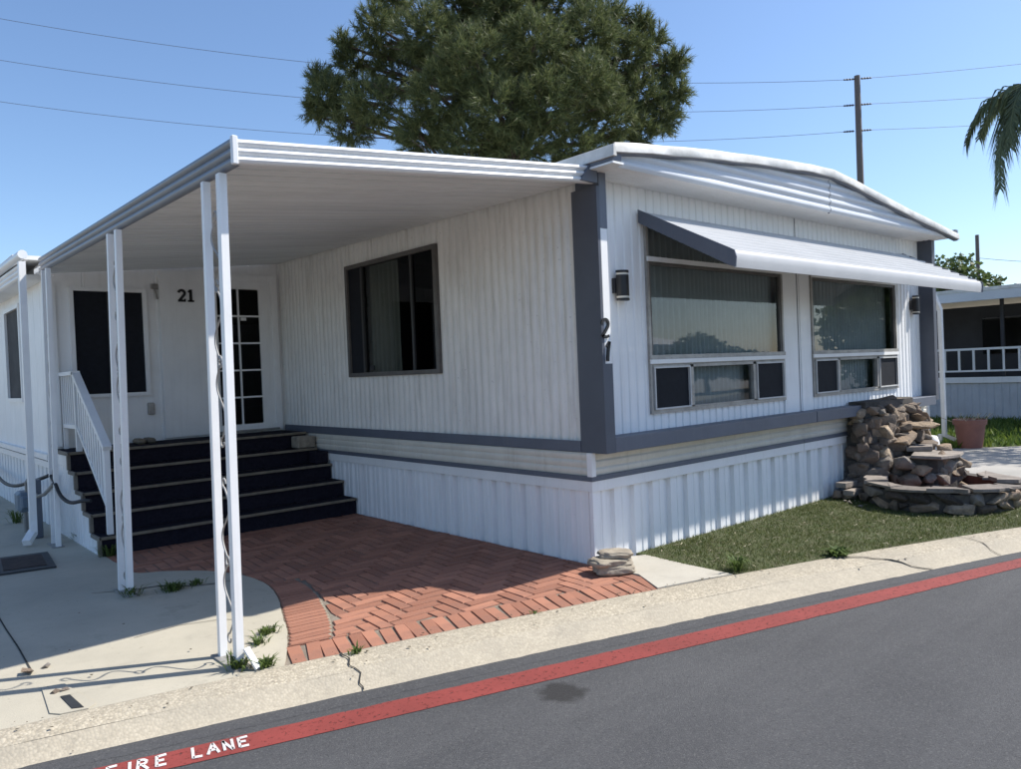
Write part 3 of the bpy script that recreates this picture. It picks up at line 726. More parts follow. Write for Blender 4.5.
# side window
g = rect_frame(MB(), 0, -.03, .04, SW[0], SW[1], SW[2], SW[3], .05, .045); w = g.build('window', M['alu_dark'], home); tag(w, 'dark bronze framed sliding window in the side wall')
g = MB()
for yy in (2.36, 3.34): g.box(-.02, .02, yy, yy + .035, SW[2] + .045, SW[3] - .045)
g.build('sash_frame', M['dark_glass_frame'], w)
pane(0, .0, SW[0] + .05, 2.36, SW[2] + .045, SW[3] - .045, M['glass_dark'], w)
pane(0, .006, 2.395, 3.34, SW[2] + .045, SW[3] - .045, M['glass_side'], w)
pane(0, -.006, 3.375, SW[1] - .05, SW[2] + .045, SW[3] - .045, M['screen'], w, 'insect_screen')
g = MB(); pleats(g, 0, .09, 2.75, 3.45, 1.45, 2.9, .02, .09, 77); g.build('curtain', M['curtain2'], w, smooth=True, fix=False)
g = MB(); g.box(-.004, .004, 3.18, 3.27, 1.63, 1.68); g.build('sticker', M['rubber'], w)
# entry room: front wall with door and window, side wall, roof
DX0, DX1, DZ0, DZ1 = -.93, -.12, .93, 2.86
EWIN = (-2.47, -1.66, 1.45, 2.69)
def ez(q): return ceil_z(q, EY) + .03
siding(MB(), 1, EY, -1, AX, .0, -.05, ez, [(0, 0), (.36, 0), (.366, -.006), (.374, -.006), (.38, 0)], .385, [EWIN, (DX0, DX1, DZ0, DZ1)], phase=-2.69).build('entry_wall', M['white'], home, fix=False)
g = MB(); g.prism([(-1.52, .93), (-.96, .93), (-.96, ceil_z(-.96, EY) - .03), (-1.52, ceil_z(-1.52, EY) - .03)], 1, EY - .05, EY - .002); g.build('entry_panel', M['white_trim'], home)
g = MB(); g.box(-2.72, -2.60, EY - .03, EY - .002, .93, 2.72); g.build('corner_board', M['white'], home)
w = rect_frame(MB(), 1, EY - .045, EY + .02, *EWIN, .045, .04).build('window', M['white'], home); tag(w, 'dark window in the entry wall beside the stair railing')
g = MB(); g.box(-2.085, -2.05, EY - .03, EY + .01, 1.49, 2.65); g.build('mullion', M['dark_glass_frame'], w)
pane(1, EY - .012, EWIN[0] + .045, -2.085, 1.49, 2.65, M['screen'], w, 'insect_screen'); pane(1, EY - .016, -2.05, EWIN[1] - .045, 1.49, 2.65, M['screen'], w, 'insect_screen')
rect_frame(MB(), 1, EY - .045, EY + .03, DX0 - .07, DX1 + .07, DZ0, DZ1 + .06, .075).build('door_casing', M['white'], home)
# door
door = MB().box(DX0 + .0, DX0 + .10, EY - .02, EY + .02, DZ0, DZ1).box(DX1 - .17, DX1 - .0, EY - .02, EY + .02, DZ0, DZ1).box(DX0 + .10, DX1 - .17, EY - .02, EY + .02, DZ0, DZ0 + .09).box(DX0 + .10, DX1 - .17, EY - .02, EY + .02, DZ1 - .12, DZ1).build('door', M['white_trim'], home)
gx0, gx1, gz0, gz1 = DX0 + .10, DX1 - .17, DZ0 + .09, DZ1 - .12
gm = (gx0 + gx1) / 2
g = MB(); g.box(gm - .011, gm + .011, EY - .016, EY + .012, gz0, gz1)
for i in range(1, 5):
    z = gz0 + (gz1 - gz0) * i / 5; g.box(gx0, gm - .011, EY - .016, EY + .012, z - .011, z + .011); g.box(gm + .011, gx1, EY - .016, EY + .012, z - .011, z + .011)
g.build('muntin', M['white_trim'], door)
for i in range(5):
    for a, b in ((gx0, gm - .011), (gm + .011, gx1)):
        z0 = gz0 + (gz1 - gz0) * i / 5 + .011; z1 = gz0 + (gz1 - gz0) * (i + 1) / 5 - .011
        pane(1, EY, a, b, z0, z1, M['glass_dark'], door)
g = MB(); g.box(gm + .03, gm + .10, EY - .008, EY - .004, 2.34, 2.38); g.build('sticker', M['white'], door)
g = MB(); g.box(DX0 - .02, DX1 + .02, EY - .07, EY + .02, .925, .95); g.build('threshold', M['alu'], home)
g = MB(); g.box(-1.70, -1.63, EY - .055, EY - .003, 1.22, 1.36, .008); o = g.build('outlet_box', M['alu'], home)
g = MB(); g.box(-1.60, -1.52, EY - .04, EY - .003, 2.70, 2.76, .006); g.tube([(-1.56, EY - .03, 2.70), (-1.55, EY - .05, 2.62), (-1.54, EY - .04, 2.58)], .012); g.build('conduit', M['pipe'], home)
# left side of the entry room
LW = (6.95, 8.05, 1.42, 2.64)
siding(MB(), 0, AX, -1, EY, 15, .80, 2.95, [(0, 0), (.36, 0), (.366, -.006), (.374, -.006), (.38, 0)], .385, [LW]).build('entry_side_wall', M['white'], home, fix=False)
siding(MB(), 0, AX + .04, -1, EY, 15, -.05, .80, SKR, SKRP).build('skirting', M['skirt'], home, fix=False)
g = MB(); g.box(AX - .05, AX + .04, EY, 15, .79, .85); g.box(AX - .03, AX + .04, EY, 15, .70, .77); g.build('white_band', M['white_trim'], home)
w = rect_frame(MB(), 0, AX - .03, AX + .03, *LW, .05).build('window', M['white_trim'], home); tag(w, 'narrow curtained window on the left side of the entry room')
pane(0, AX, LW[0] + .05, LW[1] - .05, LW[2] + .05, LW[3] - .05, M['screen_grey'], w)
g = MB(); pleats(g, 0, AX + .08, LW[0], LW[1], 1.3, 2.75, .015, .11, 5); g.build('curtain', M['curtain'], w, smooth=True, fix=False)
g = MB(); g.box(-2.96, .05, EY + .10, 15, 2.985, 3.03); g.build('entry_roof', M['roof'], home)
g = MB(); g.box(AX + .05, 0, EY + .1, 14.8, .88, .92); g.build('floor', M['interior'], home)
g = MB(); g.box(AX + .05, .0, 8.6, 8.7, .92, 2.98); g.build('inner_wall', M['interior'], home)
# left eave: ribbed fascia and gutter
def fascia_y(x, y0, y1, zb0, zb1, h, name, parent):
    g = MB(); prof = []
    for k in range(3):
        z0 = k * h / 3
        prof += [(.0, z0 + .002), (.016, z0 + .012), (.022, z0 + h / 6), (.016, z0 + h / 3 - .012), (.0, z0 + h / 3 - .002)]
    prof = [(-.02, 0)] + prof + [(-.02, h)]
    ys = np.linspace(y0, y1, 9)
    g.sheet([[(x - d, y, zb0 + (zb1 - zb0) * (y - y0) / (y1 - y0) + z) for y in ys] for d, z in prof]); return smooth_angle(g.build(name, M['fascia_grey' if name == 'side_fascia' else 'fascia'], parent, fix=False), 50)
fascia_y(-2.93, 5.02, 15, 2.74, 2.80, .16, 'eave_fascia', home)
g = MB(); g.tube([(-2.965, 4.98, 2.945), (-2.965, 15, 3.00)], .045, 10); smooth_angle(g.build('gutter', M['fascia'], home), 50)
g = MB(); g.quad((-2.93, 5.02, 2.75), (-2.69, 5.02, 2.75), (-2.69, 15, 2.80), (-2.93, 15, 2.80)); g.build('soffit', M['white'], home)
g = MB(); g.bar((-2.985, 4.93, 2.86), (-3.0, 4.93, .22), .075, .06, (1, 0, 0)); g.bar((-3.0, 4.93, .24), (-3.005, 4.90, .12), .075, .06, (1, 0, 0)); g.bar((-3.005, 4.92, .13), (-3.09, 4.78, .05), .075, .06); g.build('downspout', M['white_trim'], home)

# numerals drawn as thick strokes
def strokes(g, lines, o, ex, ey, nrm, s, w, t):
    """lines in letter units -> thick flat strokes in the plane (ex, ey) at o, raised by t along nrm"""
    o, ex, ey, nrm = Vector(o), Vector(ex), Vector(ey), Vector(nrm)
    for ln in lines:
        ww = w
        if isinstance(ln, tuple) and isinstance(ln[0], list): ln, ww = ln
        k = len(ln); L = []; Rr = []
        for i, p in enumerate(ln):
            a = Vector(ln[max(i - 1, 0)]); b = Vector(ln[min(i + 1, k - 1)]); d = (b - a).normalized(); n = Vector((-d.y, d.x)) * ww / 2
            P = Vector(p); L.append(P + n); Rr.append(P - n)
        loop = L + Rr[::-1]; nl = len(loop)
        top = [o + ex * (q.x * s) + ey * (q.y * s) + nrm * t for q in loop]; bot = [o + ex * (q.x * s) + ey * (q.y * s) for q in loop]
        fs = [(i, i + 1, 2 * k - 2 - i, 2 * k - 1 - i) for i in range(k - 1)]
        fs += [(i, (i + 1) % nl, nl + (i + 1) % nl, nl + i) for i in range(nl)]
        g.add(top + bot, fs)
def arc(cx, cy, rx, ry, a0, a1, n=9): return [(cx + rx * math.cos(math.radians(a)), cy + ry * math.sin(math.radians(a))) for a in np.linspace(a0, a1, n)]
TWO = [arc(.30, .70, .24, .23, 170, -35, 10) + [(.14, .12)], ([(.02, .085), (.60, .085)], .17), ([(.56, .05), (.56, .24)], .09)]
ONE = [[(.30, .0), (.30, 1.0)], ([(.06, .07), (.54, .07)], .14), ([(.10, .80), (.30, .93)], .14)]
g = MB(); b = on(178, 304, 1, EY - .052)
strokes(g, TWO, (b.x, EY - .051, 2.555), (1, 0, 0), (0, 0, 1), (0, -1, 0), .15, .20, .012); g.build('numeral_two', M['numeral'], home)
g = MB(); strokes(g, ONE, (b.x + .108, EY - .051, 2.555), (1, 0, 0), (0, 0, 1), (0, -1, 0), .15, .22, .012); g.build('numeral_one', M['numeral'], home)
TWO2 = [arc(.32, .72, .24, .22, 190, -30, 10) + [(.28, .30), (.04, .08), (.16, .14), (.34, .06), (.58, .12)]]
ONE2 = [[(.16, .0), (.22, .5), (.34, 1.0)], ([(.12, .74), (.32, .95)], .12)]
g = MB(); strokes(g, TWO2, (-.035, -.184, 1.775), (1, 0, 0), (0, 0, 1), (0, -1, 0), .155, .14, .012); g.build('numeral_two', M['numeral'], home)
g = MB(); strokes(g, ONE2, (.005, -.184, 1.60), (1, 0, 0), (0, 0, 1), (0, -1, 0), .15, .17, .012); g.build('numeral_one', M['numeral'], home)

# ------------------------------------------------------------------ window awning on the facade
wa = thing('window_awning', (.72, 0, 2.84), 'sloping white ribbed metal awning with slate end cap above the picture windows', 'awning')
AX0, AX1, AYO = .68, 5.95, -.90
nP = 9
def aw(t): return (-.012 + (AYO + .04) * t, 2.845 - .45 * t)
for k in range(nP):
    t0, t1 = k / nP, (k + 1) / nP; (ya, za), (yb, zb) = aw(t0), aw(t1)
    g = MB(); pr = [(ya - .004, za - .004), (ya * .22 + yb * .78, za * .22 + zb * .78 - .004), (ya * .16 + yb * .84, za * .16 + zb * .84 + .020), (ya * .06 + yb * .94, za * .06 + zb * .94 + .020), (yb, zb - .004), (yb, zb - .012), (ya - .004, za - .012)]
    g.prism(pr, 0, AX0 + .012, AX1 - .012); g.build('slat', M['slat'], wa)
(ye, ze) = aw(1)
g = MB(); pr = [(ye, ze + .012), (ye - .03, ze + .002), (ye - .045, ze - .03), (ye - .048, ze - .075), (ye - .04, ze - .13), (ye - .03, ze - .13), (ye - .036, ze - .075), (ye - .03, ze - .03), (ye, ze - .012)]
g.prism(pr, 0, AX0 + .006, AX1 - .006); smooth_angle(g.build('front_lip', M['slat'], wa), 60)
for xx in (AX0, AX1):
    g = MB(); g.prism([(-.012, 2.862), (ye, ze + .025), (ye - .045, ze - .0), (ye - .06, ze - .05), (ye - .052, ze - .13), (ye - .0, ze - .11), (-.012, 2.75)], 0, xx - .006, xx + .006); g.build('end_cap', M['slate'], wa)

# ------------------------------------------------------------------ carport awning over the entry
CXO, CY0 = -2.805, -.17
ca_ = thing('carport_awning', (CXO, CY0, 0), 'white aluminium patio awning on paired ornamental posts covering the entry steps', 'awning')
pitch_ = .152; yk = CY0 + .02; npan = int((EY - .01 - yk) / pitch_)
pitch_ = (EY - .01 - yk) / npan
for k in range(npan):
    a = yk + k * pitch_; b = a + pitch_ - .003; g = MB()
    x0, x1 = CXO + .02, -.030
    for (ya, yb, d0, d1) in ((a, a + .02, .006, .006), (a + .02, b, 0, 0)):
        g.add([(x0, ya, ceil_z(x0, ya) + d0), (x1, ya, ceil_z(x1, ya) + d0), (x1, yb, ceil_z(x1, yb) + d0), (x0, yb, ceil_z(x0, yb) + d0)] + [(x0, ya, ceil_z(x0, ya) + .05), (x1, ya, ceil_z(x1, ya) + .05), (x1, yb, ceil_z(x1, yb) + .05), (x0, yb, ceil_z(x0, yb) + .05)],
              [(3, 2, 1, 0), (4, 5, 6, 7), (0, 1, 5, 4), (1, 2, 6, 5), (2, 3, 7, 6), (3, 0, 4, 7)])
    g.build('roof_panel', M['ceiling'], ca_)
# front fascia with three rolls
g = MB(); h = .135; prof = []
for k in range(3):
    z0 = k * h / 3
    prof += [(.0, z0 + .002), (.014, z0 + .009), (.021, z0 + h / 6), (.014, z0 + h / 3 - .009), (.0, z0 + h / 3 - .002)]
prof = [(-.03, 0)] + prof + [(-.04, h + .002)]
xf_ = np.linspace(CXO - .005, -.02, 10)
def ff(x): return 2.70 + .255 * (x - CXO) / 2.76
g.sheet([[(x, CY0 - d, ff(x) + z) for x in xf_] for d, z in prof]); smooth_angle(g.build('front_fascia', M['fascia'], ca_, fix=False), 50)
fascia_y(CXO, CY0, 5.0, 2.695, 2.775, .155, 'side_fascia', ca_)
g = MB(); g.box(CXO - .026, CXO + .006, CY0 - .024, CY0 + .006, 2.696, 2.846, .004); g.build('corner_cap', M['fascia'], ca_)
g = MB(); g.prism([(-.20, 2.955), (-.02, 2.955), (-.02, 3.11), (-.09, 3.10)], 1, CY0 - .030, CY0 - .004); g.build('end_plate', M['slate'], ca_)
def scroll(zc, hgt, y0, y1, sg):
    pts = []; ym = (y0 + y1) / 2; a = (y1 - y0) / 2 - .03
    for t in np.linspace(-1, 1, 25):
        pts.append((ym + sg * a * math.sin(t * math.pi) * (1 - .25 * abs(t)), zc + hgt / 2 * t))
    # curled ends
    for end in (0, -1):
        p = pts[end]; s = 1 if end == -1 else -1; r = .035
        curl = [(p[0] + sg * s * (-r) * math.sin(q) * (1 - q / 9), p[1] + s * r * (1 - math.cos(q)) * (1 - q / 12)) for q in np.linspace(.3, 4.6, 10)]
        if end == -1: pts = pts + curl
        else: pts = curl[::-1] + pts
    return pts
def post(px, y0, y1, zt0, zt1, sc, lean=0.0):
    p = MB().box(0, 0.0001, 0, .0001, 0, .0001)
    root = None
    for y, zt in ((y0, zt0), (y1, zt1)):
        bw = .052 if y == y0 else .038; g = MB(); g.bar((px + lean, y, 0), (px, y, zt), bw, .042, (1, 0, 0))
        o = g.build('post' if root is None else 'bar', M['white_trim'], ca_ if root is None else root)
        if root is None: root = o
    for zc, hh, sg in sc:
        g = MB(); g.tube([(px + lean * (1 - z / 2.6), y, z) for y, z in scroll(zc, hh, y0 + .02, y1 - .02, sg)], .0055, 6); smooth_angle(g.build('scroll', M['scroll'], root), 60)
    return root
SC = [(.35, .38, 1), (.78, .38, -1), (1.45, .40, 1), (1.88, .38, -1), (2.28, .34, 1)]
p1 = post(-2.822, .0, .235, 2.684, 2.688, SC, -.028)
p2 = post(-2.826, 2.03, 2.25, 2.716, 2.720, SC, -.04)
p3 = post(-2.826, 4.55, 4.76, 2.755, 2.759, SC[1:4], -.03)
g = MB(); g.bar((-2.825, -.045, .11), (-2.79, -.115, .008), .04, .012, (0, 0, 1)); g.build('base_plate', M['white_trim'], p1)
g = MB(); g.box(-2.90, -2.80, -.055, .29, -.001, .010); g.build('foot', M['pipe'], p1)
for p_, yb in ((p2, 2.16), (p3, 4.66)):
    g = MB(); g.box(-2.91, -2.81, yb - .16, yb + .16, -.001, .010); g.build('foot', M['pipe'], p_)

# ------------------------------------------------------------------ entry stairs
st = thing('entry_stairs', (-1.35, 3.7, 0), 'dark carpeted entry steps with tan nosings, white side skirting and white railing', 'stairs')
TZ = [.18, .36, .54, .72, .905]; TY = [3.66, 3.94, 4.22, 4.50, 4.78]; SX0, SX1 = -2.69, -.02
for i, (z, y) in enumerate(zip(TZ, TY)):
    y1 = TY[i + 1] + .02 if i < 4 else EY - .005
    g = MB(); g.box(SX0 + .02, SX1 - (.03 if z > .55 else 0), y + .012, y1, z - .035, z); g.build('tread', M['carpet'], st)
    g = MB(); g.box(SX0 + .03, SX1 - (.03 if z > .55 else 0), y + .03, y + .05, (TZ[i - 1] if i else 0) - .0, z - .036); g.build('riser', M['carpet'], st)
    g = MB(); g.box(SX0, SX1 - (.035 if z > .55 else 0), y - .006, y + .0115, z - .026, z + .003, .004); g.build('nosing', M['nosing'], st)
    g = MB(); g.box(SX0 - .006, SX0 + .019, y - .006, y1 if i < 4 else EY - .01, z - .034, z + .003, .004); g.build('side_nosing', M['wood_grey'], st)
    zb = TZ[i - 1] + .004 if i else .0
    g = MB(); g.box(SX0 - .002, SX0 + .0285, y + .028, y + .075, zb, z - .036); g.build('stringer_post', M['wood_grey'], st)
    # white ribbed cheek below each tread
    g = MB(); siding(g, 0, SX0 + .014, -1, y + .076, (TY[i + 1] + .076 if i < 4 else EY + .0), -.03, z - .036, RIB, RIBP); g.build('side_skirting', M['skirt'], st, fix=False)
g = MB(); g.box(SX0 + .0, SX0 + .03, 4.86, EY, .76, .868); g.build('white_band', M['white_trim'], st)
g = MB(); g.box(-.19, -.035, 4.27, 4.46, .545, .69, .01); o = g.build('storage_box', M['carpet']); recenter(o, (-.12, 4.38, .54)); tag(o, 'black box standing on the stair tread against the skirting', 'box')
g = MB(); g.box(-.27, -.045, 4.56, 4.76, .7225, .865, .012); o = g.build('planter_box', M['bagcloth']); recenter(o, (-.16, 4.66, .72)); tag(o, 'small tan box on the top step below the grey side trim', 'box')
g = MB()
for dx, dy in ((0, 0), (.11, .02)): g.box(-1.93 + dx, -1.84 + dx, 5.08 + dy, 5.32 + dy, .906, .965, .02)
o = g.build('pair_of_shoes', M['nosing']); recenter(o, (-1.83, 5.2, .905)); tag(o, 'pair of brown shoes left on the deck below the entry window', 'shoes')
# railing
RX = -2.57
rail = MB().bar((RX, 3.76, .185), (RX, 3.76, .98), .05, .05).build('railing', M['white_trim'], st)
def post_(y, z0, z1, w=.05): MB().bar((RX, y, z0), (RX, y, z1), w, w).build('newel', M['white_trim'], rail)
post_(4.84, .905, 1.70)
post_(5.44, .905, 1.70, .04)
MB().bar((RX, 3.72, .99), (RX, 4.86, 1.725), .075, .045).build('handrail', M['white_trim'], rail)
MB().bar((RX, 4.82, 1.722), (RX, 5.47, 1.722), .075, .04).build('handrail', M['white_trim'], rail)
MB().bar((RX, 3.78, .45), (RX, 4.82, 1.15), .04, .04).build('bottom_rail', M['white_trim'], rail)
MB().bar((RX, 4.86, 1.16), (RX, 5.43, 1.16), .04, .04).build('bottom_rail', M['white_trim'], rail)
for i in range(11):
    t = (i + .8) / 11.6; y = 3.78 + 1.04 * t; MB().bar((RX, y, .46 + .70 * t), (RX, y, .98 + .72 * t), .026, .042).build('baluster', M['white_trim'], rail)
for i in range(6):
    y = 4.93 + i * .088; MB().bar((RX, y, 1.17), (RX, y, 1.705), .022, .028).build('baluster', M['white_trim'], rail)

# ------------------------------------------------------------------ wall lamps
def wall_lamp(x, z, label):
    t = thing('wall_lamp', (x, -.012, z), label, 'wall lamp', 'wall lamps on the facade')
    def half(r, z0, z1, mat, name, yo=.0):
        g = MB(); n = 12; pl = [(x + r * math.cos(a), -.035 - yo - r * 1.05 * math.sin(a)) for a in np.linspace(0, math.pi, n)]
        g.prism(pl, 2, z0, z1); return smooth_angle(g.build(name, mat, t), 40)
    MB().box(x - .075, x - .0, -.034, -.001, z - .06, z + .06).build('back_plate', M['black'], t)
    half(.062, z - .085, z + .085, M['black'], 'body')
    for s in (1, -1):
        half(.058, *sorted((z + s * .0855, z + s * .102)), M['lampband'], 'diffuser')
        half(.063, *sorted((z + s * .1025, z + s * .122)), M['black'], 'cap')
wall_lamp(.40, 2.21, 'black cylinder wall lamp with cream bands near the house number corner')
wall_lamp(6.22, 2.20, 'black cylinder wall lamp with cream bands beside the picture window above the waterfall')

# ------------------------------------------------------------------ gas meter, hose, mat
gmx = thing('gas_meter', (-2.93, 5.75, 0), 'blue grey gas meter with pipes beside the entry room skirting', 'gas meter')
g = MB(); g.box(-3.02, -2.82, 5.62, 5.88, .24, .46, .03); g.build('meter_body', M['meter'], gmx)
g = MB(); g.lathe((-2.93, 5.56, .36), [(.0, .0)] , 12) if False else None
g.box(-3.0, -2.86, 5.58, 5.64, .28, .42, .02); g.build('regulator', M['meter'], gmx)
g = MB(); g.tube([(-2.93, 5.80, .0), (-2.93, 5.80, .26)], .022); g.tube([(-2.93, 5.66, .44), (-2.93, 5.66, .56), (-2.93, 5.55, .60), (-2.93, 5.40, .50), (-2.92, 5.1, .46), (-2.90, 4.86, .50), (-2.86, 4.62, .62)], .018); smooth_angle(g.build('pipe', M['pipe'], gmx), 60)
g = MB(); g.box(-2.97, -2.86, 5.24, 5.36, .0, .62, .01); g.build('riser_post', M['slate'], gmx)
g = MB(); g.tube(catmull([(-2.87, 4.66, .70), (-2.86, 4.55, .64), (-2.84, 4.40, .52), (-2.80, 4.20, .47), (-2.74, 3.98, .50), (-2.69, 3.90, .50)], 5), .018)
o = g.build('rubber_hose', M['rubber']); smooth_angle(o, 60); recenter(o, (-2.86, 4.55, .47)); tag(o, 'short black hose hooked on the white stair skirting', 'hose')
g = MB(); g.tube(catmull([(-2.80, 5.15, .66), (-2.86, 5.7, .56), (-2.9, 6.6, .44), (-2.88, 7.6, .40), (-2.8, 9, .42), (-2.74, 11, .5)], 6), .02)
o = g.build('hose', M['rubber']); smooth_angle(o, 60); recenter(o, (-2.9, 6.6, .44)); tag(o, 'long dark blue hose sagging along the skirting of the entry room', 'hose')
mt = thing('door_mat', (-3.2, 4.0, 0), 'dark rectangular mat with reddish centre lying on the concrete pad', 'mat')
q = [(-3.42, 4.42), (-2.99, 4.32), (-3.06, 3.55), (-3.50, 3.63)]
g = MB(); g.prism(q, 2, .001, .016); g.build('border', M['steel'], mt)
c = Vector((-3.24, 3.98)); g = MB(); g.prism([tuple(c + (Vector(p) - c) * .72) for p in q], 2, .0165, .021); g.build('centre', M['rust'], mt)

# ------------------------------------------------------------------ sandbags at the house corner
def lump(name, c, s, rz, seed, mat, amp=.16, sub=4, sq=.62):
    bm = bmesh.new(); bmesh.ops.create_icosphere(bm, subdivisions=sub, radius=1)
    for v in bm.verts:
        p = v.co.copy(); p = Vector([math.copysign(abs(q) ** sq, q) for q in p])
        d = 1 + amp * noise.fractal(v.co * 1.6 + Vector((seed, 0, 0)), 1, 2, 4)
        fold = .10 * math.sin(9 * v.co.x + 5 * noise.noise(v.co * 1.5 + Vector((0, seed, 0)))) * (1 - abs(v.co.z)) + .12 * abs(noise.noise(v.co * 3.5 + Vector((seed, seed, 0))))
        p = Vector((p.x * s[0], p.y * s[1], max(p.z, -.85) * s[2] * (1 + 2.2 * fold))) * (d - fold * .35)
        v.co = Matrix.Rotation(rz, 3, 'Z') @ p + Vector(c)
    o = MB().bm(bm).build(name, mat, smooth=True); recenter(o, c); return o
o = lump('sandbag', (-.07, -.25, .034), (.165, .12, .036), -.55, 3, M['bagcloth']); tag(o, 'brown weathered sandbag flat on the bricks at the house corner, lowest of its pile', 'sandbag')
o = lump('sandbag', (-.08, -.235, .086), (.165, .115, .030), -.40, 9, M['bagcloth']); tag(o, 'creased tan sandbag in the middle of the pile at the house corner', 'sandbag')
o = lump('sandbag', (-.03, -.24, .132), (.13, .10, .028), -.70, 14, M['bagcloth']); tag(o, 'pale rounded sandbag on top of the pile at the house corner', 'sandbag')

# ------------------------------------------------------------------ stone waterfall
ft = thing('stone_waterfall', (4.6, -.6, 0), 'rustic fieldstone waterfall and basin stacked against the front skirting', 'fountain')
def stone(c, s, rz=None, tilt=.30, parent=ft, mat='rock', n=17, name='stone'):
    bm = bmesh.new(); rz = random.uniform(0, 6.28) if rz is None else rz
    mt_ = Matrix.Rotation(rz, 3, 'Z') @ Matrix.Rotation(random.gauss(0, tilt), 3, 'X') @ Matrix.Rotation(random.gauss(0, tilt), 3, 'Y')
    for _ in range(n):
        p = Vector((random.gauss(0, 1), random.gauss(0, 1), random.gauss(0, 1))).normalized()
        p = Vector([math.copysign(abs(q) ** .6, q) for q in p]) * random.uniform(.88, 1.08)
        bm.verts.new(mt_ @ Vector((p.x * s[0], p.y * s[1], p.z * s[2])) + Vector(c))
    r = bmesh.ops.convex_hull(bm, input=bm.verts[:])
    bmesh.ops.delete(bm, geom=[v for v in bm.verts if not v.link_faces], context='VERTS')
    bmesh.ops.bevel(bm, geom=[e for e in bm.edges], offset=min(s) * .16, segments=1, affect='EDGES', clamp_overlap=True)
    for v in bm.verts: v.co += Vector((noise.noise(v.co * 14), noise.noise(v.co * 14 + Vector((7, 0, 0))), noise.noise(v.co * 14 + Vector((0, 7, 0))))) * min(s) * .22
    o = smooth_angle(MB().bm(bm).build(name, M[mat], parent), 42); recenter(o, c) if parent is None else None
    if parent is not None:
        b = base_of(parent); o.data.transform(Matrix.Translation(-(Vector(c) - b))); o.location = Vector(c) - b
    return o
random.seed(21)
core = MB()
for k in range(8):
    z0, z1 = k * .13, (k + 1) * .13; sh = .028 * k
    core.prism([(4.12 + sh * .9, -.03), (4.12 + sh * .9, -.28 + sh * .3), (4.35 + sh * .6, -.50 + sh), (5.30 - sh * .3, -.56 + sh), (5.72 - sh * 1.2, -.34 + sh * .5), (5.72 - sh * 1.2, -.03)], 2, z0, z1 - .001)
core.build('mortar_core', M['mortar'], ft)
def path_pt(poly, s):
    L = [math.dist(a, b) for a, b in zip(poly[:-1], poly[1:])]; s = s % sum(L)
    for (a, b), l in zip(zip(poly[:-1], poly[1:]), L):
        if s <= l: t = s / l; return (a[0] + (b[0] - a[0]) * t, a[1] + (b[1] - a[1]) * t), math.atan2(b[1] - a[1], b[0] - a[0])
        s -= l
z = .07
while z < .97:
    h = random.uniform(.042, .066); sh = .028 * z / .13
    pl = [(4.11 + sh * .9, -.06), (4.11 + sh * .9, -.28 + sh * .3), (4.34 + sh * .6, -.51 + sh), (5.32 - sh * .3, -.57 + sh), (5.74 - sh * 1.2, -.34 + sh * .5), (5.74 - sh * 1.2, -.06)]
    tot = sum(math.dist(a, b) for a, b in zip(pl[:-1], pl[1:])); s = random.uniform(0, .08)
    while s < tot - .06:
        L = random.choice((.045, .06, .075, .09, .12, .15)); p, a = path_pt(pl, min(s + L, tot - .02))
        stone((p[0] + random.gauss(0, .025), p[1] + random.gauss(0, .03), z + random.gauss(0, .012)), (L * 1.05, random.uniform(.08, .14), h * random.uniform(.8, 1.7)), a + random.gauss(0, .35)); s += L * 1.75
    z += h * 1.65
for x, y, zz, s in ((4.58, -.18, .98, (.20, .13, .07)), (4.85, -.20, 1.02, (.15, .12, .05)), (5.08, -.18, .99, (.14, .12, .05)), (5.27, -.2, .90, (.13, .12, .06)), (4.62, -.5, .62, (.22, .10, .035)), (4.95, -.52, .74, (.24, .12, .03)), (5.1, -.55, .5, (.2, .12, .06))):
    stone((x, y, zz), s)
for zz in (.10, .29, .47, .64, .80): stone((4.13 + .20 * zz, -.16 + random.gauss(0, .02), zz), (.08, .14, .095), 0, .08)
# lower tier with flat slab
for k in range(26):
    a = math.pi * (1.0 + random.random()); r = random.uniform(.8, 1.05)
    stone((4.75 + .50 * r * math.cos(a), -.62 + .34 * r * math.sin(a), random.uniform(.06, .40)), (random.uniform(.08, .15), random.uniform(.07, .12), random.uniform(.05, .09)))
g = MB(); g.prism([(4.35, -.62), (4.42, -.92), (4.75, -.99), (5.1, -.9), (5.2, -.6), (4.9, -.45), (4.5, -.45)], 2, .0, .42); g.build('mortar_core', M['mortar'], ft)
def slab(poly, z0, th, tilt=(0, 0), name='ledge_slab'):
    c = pcen(poly); g = MB(); n = len(poly); vs = []
    for dz, sc in ((0, .97), (th * .3, 1.0), (th, .985)):
        vs += [(c[0] + (p[0] - c[0]) * sc, c[1] + (p[1] - c[1]) * sc, z0 + dz + (p[0] - c[0]) * tilt[0] + (p[1] - c[1]) * tilt[1]) for p in poly]
    g.add(vs, [(r * n + i, r * n + (i + 1) % n, (r + 1) * n + (i + 1) % n, (r + 1) * n + i) for r in (0, 1) for i in range(n)] + [tuple(range(2 * n, 3 * n)), tuple(range(n))[::-1]])
    g.build(name, M['slab'], ft)
slab([(4.28, -.70), (4.36, -.98), (4.66, -1.06), (4.95, -1.0), (5.0, -.75), (4.7, -.58)], .425, .035, (.0, .03))
slab([(4.55, -.55), (4.75, -.75), (5.0, -.66), (4.95, -.45)], .47, .05)
stone((4.98, -.80, .48), (.09, .08, .05))
